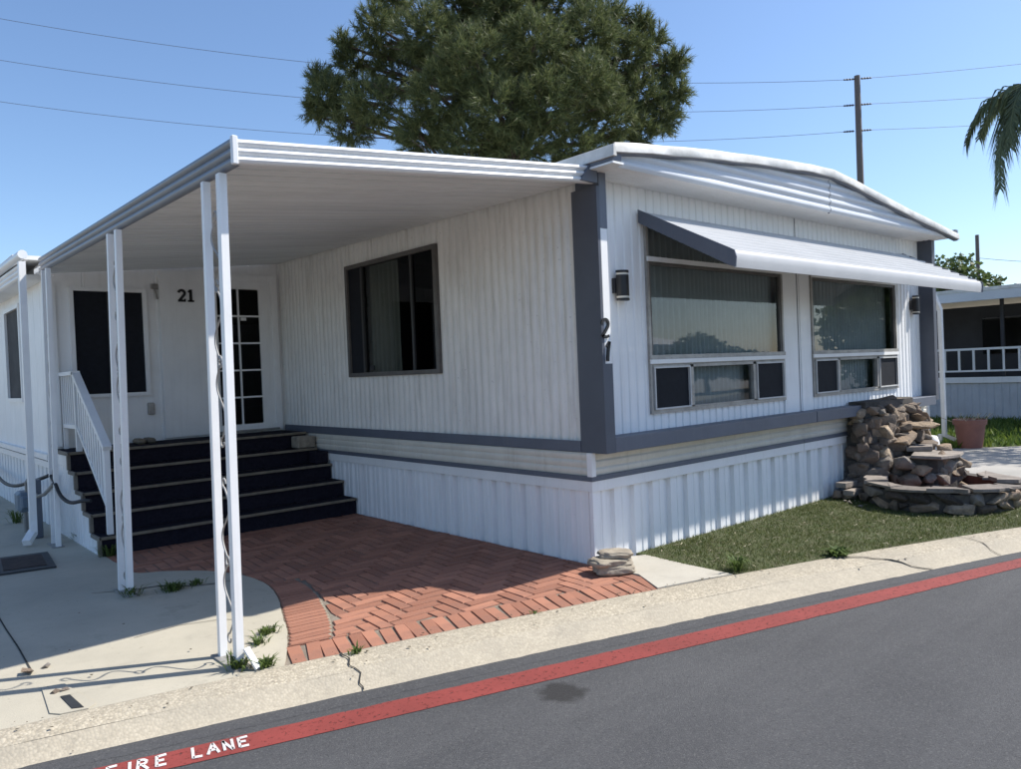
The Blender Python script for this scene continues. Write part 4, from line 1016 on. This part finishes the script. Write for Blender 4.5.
# basin wall: stones along a curved outline, flat ledge slabs on top
BO = catmull([(4.05, -.34), (3.72, -.50), (3.52, -.80), (3.50, -1.15), (3.66, -1.46), (3.98, -1.66), (4.36, -1.66), (4.75, -1.45), (5.08, -1.15), (5.22, -.80)], 6)
bi = [(4.30 + (x - 4.30) * .80, -.98 + (y + .98) * .78) for x, y in BO]
g = MB(); g.sheet([[(x, y, 0) for x, y in BO], [(x, y, .19) for x, y in BO], [(x, y, .19) for x, y in bi], [(x, y, .0) for x, y in bi]]); g.build('mortar_core', M['mortar'], ft)
g = MB(); g.add([(x, y, .07) for x, y in bi] + [(5.1, -.55, .07), (4.2, -.36, .07)], [tuple(range(len(bi) + 2))]); g.build('basin_floor', M['basin'], ft)
g = MB(); g.sheet([[(4.30 + (x - 4.30) * .985, -.98 + (y + .98) * .985, .06) for x, y in bi], [(4.30 + (x - 4.30) * .985, -.98 + (y + .98) * .985, .195) for x, y in bi]]); g.build('basin_wall', M['basin'], ft)
tot = sum(math.dist(a, b) for a, b in zip(BO[:-1], BO[1:]))
for row, zc in enumerate((.055, .145)):
    s = .04 + .05 * row
    while s < tot - .05:
        L = random.choice((.05, .08, .11, .15, .18)); p, a = path_pt(BO, min(s + L, tot - .01)); n = Vector((math.sin(a), -math.cos(a)))
        stone((p[0] - n.x * .0 + random.gauss(0, .01), p[1] + random.gauss(0, .01), zc), (L * 1.0, .07, random.uniform(.045, .065)), a, mat='rock_dark' if p[0] < 3.9 and random.random() < .55 else ('rock_pale' if p[0] > 3.95 and random.random() < .6 else 'rock')); s += L * 1.85
for i0 in range(0, len(BO) - 7, 6):
    o_ = [(4.30 + (x - 4.30) * 1.06, -.98 + (y + .98) * 1.07) for x, y in BO[i0:i0 + 7]]; i_ = [(4.30 + (x - 4.30) * .77, -.98 + (y + .98) * .74) for x, y in BO[i0:i0 + 7]]
    o_ = [(x + random.gauss(0, .028), y + random.gauss(0, .028)) for x, y in o_[::2] + [o_[-1]]]; i_ = [(x + random.gauss(0, .02), y + random.gauss(0, .02)) for x, y in i_]
    slab(o_ + i_[::-1][::2], .195 + random.uniform(0, .03), random.uniform(.02, .045), (random.gauss(0, .04), random.gauss(0, .04)))
for x, y, r in ((4.62, -1.78, .10), (4.85, -1.62, .12), (5.08, -1.45, .10), (5.25, -1.25, .11), (3.85, -.22, .07), (3.88, -.36, .06), (3.80, -.12, .08), (5.35, -1.5, .09)):
    stone((x, y, r * .55), (r * 1.2, r * .9, r * .7))
for x, y in ((3.86, -.26), (3.9, -.16)): slab([(x - .13, y - .06), (x + .13, y - .07), (x + .12, y + .07), (x - .12, y + .06)], .06 + .07 * (x > 3.87), .055)
for x, y, s, lb in ((3.55, -.36, .03, 'largest pale pebble on the turf between skirting and waterfall basin'), (3.45, -.52, .025, 'pale pebble on the turf close to the waterfall basin wall'), (3.62, -.28, .02, 'smallest pale pebble on the turf close to the skirting')):
    o = stone((x, y, .02), (s, s * .8, s * .6), parent=None, mat='slab', name='pebble'); tag(o, lb, 'pebble', 'pebbles beside the waterfall')
g = MB(); g.lathe((5.62, -.42, .0), [(.0, .0), (.09, .0), (.10, .12), (.085, .48), (.06, .55), (.0, .56)], 14); o = g.build('water_jug', M['white_trim'], smooth=True); recenter(o, (5.62, -.42, 0)); tag(o, 'pale rounded plastic jug tucked behind the waterfall stones', 'jug')

# ------------------------------------------------------------------ flower pot
fp = thing('flower_pot', (9.45, .42, 0), 'terracotta coloured plastic flower pot with dry stems at the driveway edge', 'flower pot')
c = (9.45, .42, 0)
MB().lathe(c, [(.0, .0), (.17, .0), (.175, .02), (.225, .38), (.245, .38), (.252, .46), (.238, .465), (.225, .39), (.0, .38)], 28).build('pot', M['terracotta'], fp, smooth=False)
smooth_angle(fp.children[0], 40)
MB().lathe(c, [(.0, .42), (.12, .43), (.232, .41)], 20).build('soil', M['soil'], fp)
g = MB()
for k in range(24):
    a = random.uniform(0, 6.28); r = random.uniform(0, .22); p = Vector((c[0] + r * math.cos(a), c[1] + r * math.sin(a), .41)); d = Vector((random.gauss(0, .08), random.gauss(0, .08), random.uniform(.05, .16)))
    g.bar(p, p + d, .006, .006)
g.build('dry_stem', M['leaf_litter'], fp)

# ------------------------------------------------------------------ lettering on the stripe
LET = {'F': [[(.05, 0), (.05, 1)], [(.05, .95), (.62, .95)], [(.05, .52), (.48, .52)]], 'I': [[(.25, 0), (.25, 1)]],
       'R': [[(.05, 0), (.05, 1)], [(.05, .94), (.42, .94), (.58, .80), (.55, .60), (.40, .50), (.05, .50)], [(.30, .50), (.66, 0)]],
       'E': [[(.05, 0), (.05, 1)], [(.05, .95), (.62, .95)], [(.05, .52), (.5, .50)], [(.05, .05), (.64, .05)]],
       'L': [[(.05, 1), (.05, 0)], [(.05, .05), (.62, .05)]], 'A': [[(.0, 0), (.34, 1)], [(.34, 1), (.66, 0)], [(.14, .36), (.54, .36)]],
       'N': [[(.05, 0), (.05, 1)], [(.05, 1), (.60, 0)], [(.60, 0), (.60, 1)]]}
def word(txt, x0, adv, hgt, name):
    g = MB(); x = x0
    for ch in txt:
        d = Vector((1, (red_o(x + .1) - red_o(x)) / .1, 0)).normalized(); n = Vector((-d.y, d.x, 0)); yb = red_o(x) + (red_i(x) - red_o(x)) * .24
        ls = [[(q[0] + random.gauss(0, .02), q[1] + random.gauss(0, .02)) for q in l] for l in LET[ch]]
        strokes(g, ls, (x, yb, ZR + .0045), d * .62, n, (0, 0, 1), hgt, .19, .002)
        x += adv * (.6 if ch == 'I' else 1) * d.x
    struct(g, name, M['white_paint_road'], road)
word('LANE', -3.335, .066, .105, 'lettering'); word('FIRE', -3.66, .075, .105, 'lettering')

# ------------------------------------------------------------------ weeds
def weed(p, n, h, spread, label, leafy_=False, grp='weeds at the awning posts and kerb'):
    g = MB()
    for _ in range(n):
        a = random.uniform(0, 6.28); r = abs(random.gauss(0, spread * .4)); b = Vector((p[0] + r * math.cos(a), p[1] + r * math.sin(a), -.004)); hh = h * random.uniform(.5, 1.1)
        a2 = random.gauss(a, .7); out = Vector((math.cos(a2), math.sin(a2), 0)) * hh * random.uniform(.3, 1.3); w = Vector((-math.sin(a2), math.cos(a2), 0)) * (.012 if leafy_ else .005)
        m1 = b + out * .4 + Vector((0, 0, hh * .7)); e = b + out + Vector((0, 0, hh * random.uniform(.5, 1.0)))
        g.add([b - w * .6, b + w * .6, m1 + w, e, m1 - w], [(0, 1, 2, 4), (4, 2, 3)])
    o = g.build('weed', M['weed'], fix=False); recenter(o, (p[0], p[1], 0)); tag(o, label, 'weed', grp)
for p, n, h, s, l in (((-2.86, -.02), 80, .09, .08, 'grassy weed around the foot of the front awning post'), ((-2.74, -.10), 90, .06, .06, 'low weed spreading over the kerb beside the front awning post'),
        ((-2.50, .42), 80, .06, .07, 'grass tuft in the pad beside the stacked brick courses'), ((-2.62, .28), 60, .05, .08, 'low grass streak beside the front awning post'),
        ((-2.86, 2.02), 60, .10, .07, 'grass tuft at the foot of the second awning post'), ((-2.58, 1.95), 190, .07, .11, 'wide grass tuft growing in the crack of the concrete pad'),
        ((-2.40, 1.98), 60, .05, .12, 'thin grass in the crack near the brick curve'), ((-2.60, 3.68), 90, .16, .08, 'leafy weed at the bottom corner of the entry steps'),
        ((-2.62, 4.75), 50, .12, .12, 'weed growing by the white stair skirting'), ((-2.30, -.30), 40, .05, .05, 'small weed in the kerb joint by the soldier bricks'),
        ((.55, -.93), 80, .13, .07, 'tall grass tuft at the turf edge beside the pale slab'), ((-1.15, -.54), 20, .03, .03, 'tiny weed between soldier bricks and kerb'), ((-2.9, 6.6), 60, .2, .1, 'weed growing below the hose by the entry room skirting')):
    weed(p, n, h, s, l)
weed((1.42, -1.27), 130, .085, .08, 'small bushy green weed on the turf edge at the kerb crack', True)

# ------------------------------------------------------------------ trees
def needles(cent, rad, ntuft, nneed, nl, wd, up=.35):
    """brush-like tufts through an ellipsoid lobe; returns vertex array of triangles"""
    c = np.array(cent); u_ = rng.normal(size=(ntuft, 3)); u_ /= np.linalg.norm(u_, axis=1)[:, None]
    rr = rng.uniform(.45, 1.05, ntuft) ** .6; pos = c + u_ * rr[:, None] * np.array(rad)
    ax = u_ * .8 + rng.normal(size=(ntuft, 3)) * .35 + np.array([0, 0, up]); ax /= np.linalg.norm(ax, axis=1)[:, None]
    n = ntuft * nneed; P = np.repeat(pos, nneed, 0); A = np.repeat(ax, nneed, 0)
    P = P + A * rng.uniform(-.22, .22, (n, 1))
    d = A * .9 + rng.normal(size=(n, 3)) * .55; d /= np.linalg.norm(d, axis=1)[:, None]
    s = np.cross(d, rng.normal(size=(n, 3))); s /= np.linalg.norm(s, axis=1)[:, None]
    L = rng.uniform(.6, 1.15, (n, 1)) * nl
    v = np.stack([P - s * wd / 2, P + s * wd / 2, P + d * L], 1); return v.reshape(-1, 3)
def tri_obj(arr, name, mat, parent):
    b = base_of(parent); arr = arr - np.array(b[:]); n = len(arr) // 3
    me = bpy.data.meshes.new(name); me.vertices.add(len(arr)); me.vertices.foreach_set('co', arr.ravel()); me.loops.add(len(arr)); me.loops.foreach_set('vertex_index', np.arange(len(arr)))
    me.polygons.add(n); me.polygons.foreach_set('loop_start', np.arange(n) * 3); me.polygons.foreach_set('loop_total', np.full(n, 3)); me.update(); me.validate()
    me.materials.append(mat); o = bpy.data.objects.new(name, me); COL.objects.link(o); o.parent = parent; return o
def limb(g, a, b, r0, r1, sag=.0, n=6, wob=.25, seed=0):
    a = Vector(a); b = Vector(b); pts = []
    for i in range(n + 1):
        t = i / n; p = a.lerp(b, t); k = math.sin(t * math.pi); p += Vector((noise.noise(Vector((t * 2, seed, 0))), noise.noise(Vector((t * 2, seed, 5))), noise.noise(Vector((t * 2, seed, 9))) + sag)) * wob * k; pts.append(p)
    g.tube(pts, [r0 + (r1 - r0) * i / n for i in range(n + 1)], 7); return pts
PD = 22.0
tb = at_depth(520, 365, PD); tb.z = -.15
pine = thing('pine_tree', tb, 'large dense dark green pine tree rising behind the mobile home', 'tree')
lobes = [(330, 95, 30, 0), (318, 112, 18, .5), (352, 62, 20, 1), (378, 28, 30, 0), (372, 105, 34, -1.2), (400, 75, 42, 1), (425, 35, 42, -1), (455, 5, 36, .5), (440, 95, 44, -2), (475, 60, 46, -2.4), (505, 5, 40, -.8), (500, 110, 44, -2.6),
         (535, 45, 46, -2.0), (560, 5, 36, 0), (545, 100, 42, -2.4), (590, 35, 40, -1), (585, 85, 42, -2), (610, 120, 34, -1), (625, 55, 34, .3), (640, 92, 34, .2), (652, 40, 18, .8), (668, 70, 20, .6), (676, 95, 17, .4), (662, 120, 22, .4), (640, 135, 22, 0), (610, 18, 24, .6),
         (420, 135, 36, -1.5), (350, 128, 26, 0), (470, 145, 40, -2), (520, 150, 40, -2), (570, 145, 38, -1.5), (320, 78, 13, .6), (345, 45, 12, .9), (480, -12, 34, 0), (530, -14, 34, 0), (395, 0, 24, .5), (590, -8, 22, .5), (690 - 12, 60, 10, .5), (640, 22, 12, .6), (450, 60, 44, 2), (540, 70, 50, 2.2), (600, 90, 40, 2), (490, 20, 40, 2.4)]
pg = MB(); arrs = []; top = at_depth(512, 20, PD)
trunk = [(tb.x, tb.y, -.2), (tb.x + .1, tb.y, 3), (tb.x - .1, tb.y + .1, 6), (tb.x, tb.y, 8.5), (top.x, top.y, top.z)]
pg.tube(catmull(trunk, 5), np.linspace(.34, .07, 21), 10)
for i, (px, py, r, dd) in enumerate(lobes):
    c = at_depth(px, py, PD + dd); rw = r / F_PX * (PD + dd) * .71
    zz = max(2.5, min(c.z - rw * 1.3 - random.uniform(.2, 1.2), 9.5)); st_ = Vector((tb.x, tb.y, zz))
    pts_ = limb(pg, st_, c, .10, .025, -.3, 6, .5, i)
    for k in range(5):
        e = c + Vector((random.gauss(0, rw * .55), random.gauss(0, rw * .55), random.gauss(0, rw * .5))); limb(pg, pts_[4], e, .03, .008, 0, 4, .15, i * 7 + k)
    nt_ = int(24 + 230 * rw * rw); arrs.append(needles(c, (rw, rw, rw * .9), nt_, 56, .24, .020))
smooth_angle(pg.build('trunk', M['bark'], pine), 80)
tri_obj(np.concatenate(arrs), 'crown', M['pine'], pine)

def leaves(cent, rad, n, ls):
    c = np.array(cent); u_ = rng.normal(size=(n, 3)); u_ /= np.linalg.norm(u_, axis=1)[:, None]
    P = c + u_ * (rng.uniform(.3, 1.08, (n, 1)) ** .55) * np.array(rad)
    a = rng.normal(size=(n, 3)); a /= np.linalg.norm(a, axis=1)[:, None]; b = np.cross(a, rng.normal(size=(n, 3))); b /= np.linalg.norm(b, axis=1)[:, None]
    L = ls * rng.uniform(.6, 1.2, (n, 1)); w = L * .45
    q = np.stack([P, P + a * L * .5 + b * w, P + a * L, P, P + a * L, P + a * L * .5 - b * w], 1); return q.reshape(-1, 3)
def broad_tree(name, base, lobes_, ls, dens, label, group=None, trunk_r=.16):
    t = thing(name, base, label, 'tree', group); g = MB(); arrs = []
    fork = Vector(base) + Vector((0, 0, max(.8, min(l[0][2] for l in lobes_) * .55)))
    limb(g, base, fork, trunk_r, trunk_r * .75, 0, 4, .1, 3)
    for i, (c, r) in enumerate(lobes_):
        pp = limb(g, fork, c, trunk_r * .55, trunk_r * .12, .1, 5, .3, i)
        for k in range(4): limb(g, pp[3], Vector(c) + Vector((random.gauss(0, r * .5), random.gauss(0, r * .5), random.gauss(0, r * .4))), trunk_r * .15, .01, 0, 3, .1, i * 5 + k)
        arrs.append(leaves(c, (r, r, r * .85), int(dens * r * r), ls))
    smooth_angle(g.build('trunk', M['bark'], t), 80); tri_obj(np.concatenate(arrs), 'crown', M['leaf'], t); return t
BD = 27.
b = at_depth(955, 360, BD); b.z = -.16
broad_tree('broadleaf_tree', b, [(at_depth(px, py, BD + d), r / F_PX * BD) for px, py, r, d in ((945, 272, 18, 0), (962, 266, 14, .3), (972, 278, 14, -.3), (930, 285, 20, .5), (955, 290, 22, .4), (990, 282, 8, 0), (1000, 280, 5, .1), (975, 295, 14, 0), (920, 275, 16, .6))], .16, 900, 'light green broadleaf tree behind the dark neighbouring porch roof')

broad_tree('broadleaf_tree', (12.5, -2.6, -.1), [((12.4, -2.6, 5.0), 1.0), ((13.1, -2.9, 5.5), .9), ((12.0, -2.3, 5.8), .8), ((12.8, -2.2, 6.2), .8), ((11.7, -2.9, 4.8), .6)], .13, 420, 'slender open crowned tree shading the driveway beside the palm')
broad_tree('bushy_tree', (16.2, -4.4, -.1), [((14.0, -4.2, 2.2), 1.0), ((15.2, -4.4, 2.9), 1.2), ((16.6, -4.5, 3.2), 1.2), ((17.8, -4.7, 2.6), 1.1), ((15.0, -4.2, 1.4), .9), ((17.2, -4.6, 1.5), 1.0)], .17, 1300, 'bushy tree in the front yard of the neighbouring home')
# palm beyond the driveway
def frond(g_r, arr, origin, d, length, droop, lw):
    d = Vector(d).normalized(); side = d.cross(Vector((0, 0, 1))).normalized(); pts = []; p = Vector(origin); v = d * 1.0 + Vector((0, 0, .75)); v.normalize(); n = 26; seg = length / n
    for i in range(n + 1):
        pts.append(p.copy()); p = p + v * seg; v = (v + Vector((0, 0, -droop * (.3 + 1.5 * i / n) / n * 3))).normalized()
    g_r.tube(pts, np.linspace(.028, .005, n + 1), 5)
    for i in range(3, n):
        for kk in range(4):
            t = (i + kk / 4) / n; a = pts[i].lerp(pts[i + 1], kk / 4); dr = (pts[i + 1] - pts[i]).normalized(); L = lw * math.sin(min(1, t * 1.15 + .12) * math.pi * .9) ** .6 * random.uniform(.8, 1.1)
            for s in (-1, 1):
                q = (side * s * .75 + dr * .55 + Vector((0, 0, random.uniform(-.5, .15)))).normalized()
                m1 = a + q * L * .45; e = a + q * L * .8 + Vector((0, 0, -L * random.uniform(.45, .75))); wv = dr * .025
                for tri in ((a - wv * .6, a + wv * .6, m1 + wv), (a - wv * .6, m1 + wv, m1 - wv), (m1 - wv, m1 + wv, e)): arr += [q_[:] for q_ in tri]
pc = at_depth(1083, 104, 14.0)
palm = thing('palm_tree', (pc.x, pc.y, -.1), 'palm tree whose drooping feathery fronds hang beside the neighbouring home', 'palm tree')
g = MB(); g.tube([(pc.x, pc.y, -.2), (pc.x + .1, pc.y, 2), (pc.x + .05, pc.y, 4), (pc.x, pc.y, pc.z)], [.22, .17, .15, .13], 12); smooth_angle(g.build('trunk', M['palm_bark'], palm), 80)
g = MB(); arr = []; right = Vector(ROT[0]); random.seed(5)
frond(g, arr, pc, -right + Vector((0, 0, -.05)), 2.95, 2.1, .80)
frond(g, arr, pc, -right * .9 + Vector((.25, .45, -.2)), 2.6, 2.0, .75)
frond(g, arr, pc, -right + Vector((.1, -.25, .25)), 2.6, 1.8, .75)
for k in range(13):
    a = 2 * math.pi * k / 13 + .2; d = Vector((math.cos(a), math.sin(a), random.uniform(-.3, .4)))
    if d.dot(-right) > .75: continue
    frond(g, arr, pc, d, random.uniform(2.2, 2.8), random.uniform(.8, 1.3), .55)
g.build('frond_stem', M['palm'], palm); tri_obj(np.array(arr), 'crown', M['palm'], palm)

# ------------------------------------------------------------------ utility pole, wires
PDP = 42.0
pt_ = at_depth(857, 76, PDP); pb = Vector((pt_.x, pt_.y, -.16))
up = thing('utility_pole', pb, 'tall wooden utility pole with six insulators behind the house roof', 'utility pole')
g = MB(); g.tube([pb, pt_], [.22, .15], 12); smooth_angle(g.build('pole', M['polewood'], up), 60)
lat = (at_depth(870, 100, PDP) - at_depth(850, 101.5, PDP)).normalized()
wires_y = [79, 105, 131]
for wy in wires_y:
    c = at_depth(857.5, wy, PDP)
    for s in (-1, 1):
        g = MB(); a = c + lat * s * .18; b = c + lat * s * .78; pts = [a.lerp(b, t) for t in np.linspace(0, 1, 9)]
        g.tube(pts, [.03, .06, .035, .06, .035, .06, .035, .05, .02], 8); g.build('insulator', M['insul'], up)
LY = [(-190, -19), (-190, 26), (-190, 71)]; RY = [(1300, 26), (1300, 66), (1300, 98)]
for i, wy in enumerate(wires_y):
    c = at_depth(857.5, wy, PDP)
    for s, (qx, qy), sag, lab in ((-1, LY[i], 1.75, 'left'), (1, RY[i], .25, 'right')):
        e = at_depth(qx, qy, PDP - (4 if s < 0 else 2)); a = c + lat * s * .75; pts = []
        for t in np.linspace(0, 1, 33): p = a.lerp(e, t); p.z -= sag * 4 * t * (1 - t); pts.append(p)
        g = MB(); g.tube(pts, .013, 5); o = g.build('power_line', M['wire']); recenter(o, a)
        tag(o, ('thin power line sagging behind the pine tree, %s on the utility pole' % ('top', 'middle', 'lowest')[i]) if s < 0 else ('thin power line running from the utility pole towards the palm, %s of three' % ('top', 'middle', 'lowest')[i]), 'power line', 'power lines')
d2 = 34.; a = at_depth(977, 235, d2)
g = MB(); g.tube([(a.x, a.y, -.16), (a.x, a.y, a.z)], [.10, .075], 10); o = g.build('pole', M['polewood']); smooth_angle(o, 60); recenter(o, (a.x, a.y, -.16)); tag(o, 'short dark wooden pole beyond the broadleaf tree', 'pole')
c = at_depth(978, 258, d2); e = at_depth(1300, 240, d2 - 4)
g = MB(); pts = []
for t in np.linspace(0, 1, 17): p = c.lerp(e, t); p.z -= .5 * 4 * t * (1 - t); pts.append(p)
g.tube(pts, .012, 5); o = g.build('power_line', M['wire']); recenter(o, c); tag(o, 'single low wire from the short dark pole', 'power line')

# ------------------------------------------------------------------ carport on the far side
fc = thing('side_carport', (8.0, 1.0, 0), 'white metal carport roof on slim posts at the far side of the house', 'carport')
g = MB(); g.add([(6.62, .95, 2.86), (9.55, .95, 2.62), (9.55, 6, 2.66), (6.62, 6, 2.90), (6.62, .95, 2.90), (9.55, .95, 2.66), (9.55, 6, 2.70), (6.62, 6, 2.94)], [(0, 1, 2, 3), (4, 5, 6, 7), (0, 1, 5, 4), (1, 2, 6, 5), (2, 3, 7, 6), (3, 0, 4, 7)]); g.build('roof', M['ceiling'], fc)
g = MB(); g.add([(6.62, .92, 2.84), (9.58, .92, 2.59), (9.58, .95, 2.59), (6.62, .95, 2.84), (6.62, .92, 2.96), (9.58, .92, 2.71), (9.58, .95, 2.71), (6.62, .95, 2.96)], [(0, 1, 2, 3), (4, 5, 6, 7), (0, 1, 5, 4), (1, 2, 6, 5), (2, 3, 7, 6), (3, 0, 4, 7)]); g.build('front_fascia', M['white_trim'], fc)
for yy in (1.05, 5.6): MB().box(9.44, 9.52, yy, yy + .08, 0, 2.64).build('post', M['white_trim'], fc)
g = MB(); g.bar((9.30, .90, 2.66), (9.52, .84, 2.28), .07, .06); g.bar((9.52, .84, 2.30), (9.55, .84, .16), .075, .06); g.bar((9.55, .84, .18), (9.66, .72, .10), .075, .06); g.build('downspout', M['white_trim'], fc)
MB().box(9.48, 9.54, .86, .92, 0, .20).build('stub', M['white_trim'], fc)

# ------------------------------------------------------------------ neighbouring home on the right
NX = 15.0
nb = thing('neighbour_home', (NX, 2, 0), 'dark screened porch of the neighbouring mobile home with white balusters and pale skirting', 'mobile home')
def nz(py, px=985): return on(px, py, 0, NX).z
siding(MB(), 0, NX, -1, -1.2, 9, -.1, .86, RIB, .15).build('skirting', M['neigh_wall'], nb, fix=False)
MB().box(NX - .06, NX + .05, -1.2, 9, .862, .99).build('porch_floor', M['white'], nb)
MB().box(NX + 2.2, NX + 2.3, -1.2, 9, .9, 2.7).build('porch_back_wall', M['neigh_dark'], nb)
for y0, y1 in ((-.6, .6), (1.6, 2.6), (3.6, 5.2)):
    MB().box(NX + 2.12, NX + 2.195, y0, y1, 1.5, 2.4).build('window', M['glass_dark'], nb)
for y in (-1.1, 1.5, 3.7, 5.9): MB().box(NX - .03, NX + .03, y, y + .07, .99, 2.72).build('post', M['neigh_dark'], nb)
MB().box(NX - .05, NX + .02, -1.2, 9, 1.60, 1.65).build('handrail', M['white'], nb)
MB().box(NX - .05, NX + .02, -1.2, 9, 1.11, 1.15).build('bottom_rail', M['white'], nb)
y = -.9
while y < 6.0:
    MB().box(NX - .035, NX - .005, y, y + .045, 1.151, 1.599).build('baluster', M['white'], nb); y += .30
for y in (.65, 2.75, 4.85): MB().box(NX - .045, NX + .0, y, y + .05, .991, 1.109).build('rail_foot', M['white'], nb)
g = MB(); g.box(NX - .9, NX + 5, -1.4, 9.2, 2.84, 2.90); g.build('roof', M['roof'], nb)
g = MB()
for k in range(18):
    y = -1.3 + k * .58; g.bar((NX - .88, y, 2.93), (NX + 4.9, y, 2.97), .05, .05)
g.build('roof_rib', M['roof'], nb)
MB().box(NX - .95, NX - .90, -1.4, 9.2, 2.66, 2.86).build('fascia', M['gable'], nb)
MB().box(NX - .97, NX - .88, -1.45, 9.25, 2.861, 2.93).build('roof_edge', M['roof'], nb)

# ------------------------------------------------------------------ opposite side of the street (seen mirrored in the windows)
xs2 = np.linspace(-60, 90, 60)
g = MB(); g.sheet([[(x, asp_e(x) - 7.15, -.085) for x in xs2], [(x, asp_e(x) - 7.35, -.02) for x in xs2], [(x, asp_e(x) - 7.9, .0) for x in xs2], [(x, asp_e(x) - 9.2, .0) for x in xs2]]); struct(g, 'far_curb', M['gutter'])
g = MB(); g.sheet([[(x, asp_e(x) - 9.1, -.01) for x in xs2], [(x, asp_e(x) - 40, -.01) for x in xs2]]); struct(g, 'far_yards', M['drive'])
def far_home(x, y, L, lab, mat):
    t = thing('facing_home', (x, y, 0), lab, 'mobile home')
    siding(MB(), 1, y, 1, x, x + L, 0, 2.7, RIB, .3).build('wall', M[mat], t, fix=False)
    MB().box(x, x + L, y - 7, y - .05, 0, 2.7).build('shell', M[mat], t)
    MB().prism([(y + .5, 2.66), (y + .5, 2.80), (y - 3.5, 3.5), (y - 7.5, 2.80), (y - 7.5, 2.66)], 0, x - .4, x + L + .4).build('roof', M['roof'], t)
    k = x + 1.2
    while k < x + L - 2: MB().box(k, k + 1.3, y + .01, y + .05, 1.2, 2.2).build('window', M['glass_dark'], t); k += 3.2
far_home(4, -17.5, 12, 'cream mobile home with low roof across the street', 'cream'); far_home(24, -25, 12, 'white mobile home with low roof across the street', 'white'); far_home(-16, -13, 12, 'grey white mobile home across the street', 'siding')
broad_tree('street_tree', (20.5, -17.5, -.05), [((20.5, -17.5, 1.75), 1.15), ((19.2, -17.2, 1.35), .95), ((22.0, -17.8, 1.5), 1.0), ((23.4, -18, 1.25), .95)], .16, 2600, 'bushy green tree beside the cream home across the street')
broad_tree('street_tree', (30.5, -20, -.05), [((29.7, -20, 2.0), 1.35), ((31.4, -20.2, 1.75), 1.2), ((33.2, -20, 1.5), 1.05), ((35, -20.3, 1.35), 1.0), ((36.8, -20.5, 1.25), .95), ((28, -19.8, 1.5), 1.05), ((26.4, -19.6, 1.2), .9)], .18, 1500, 'wide low spreading tree beside the white home across the street')
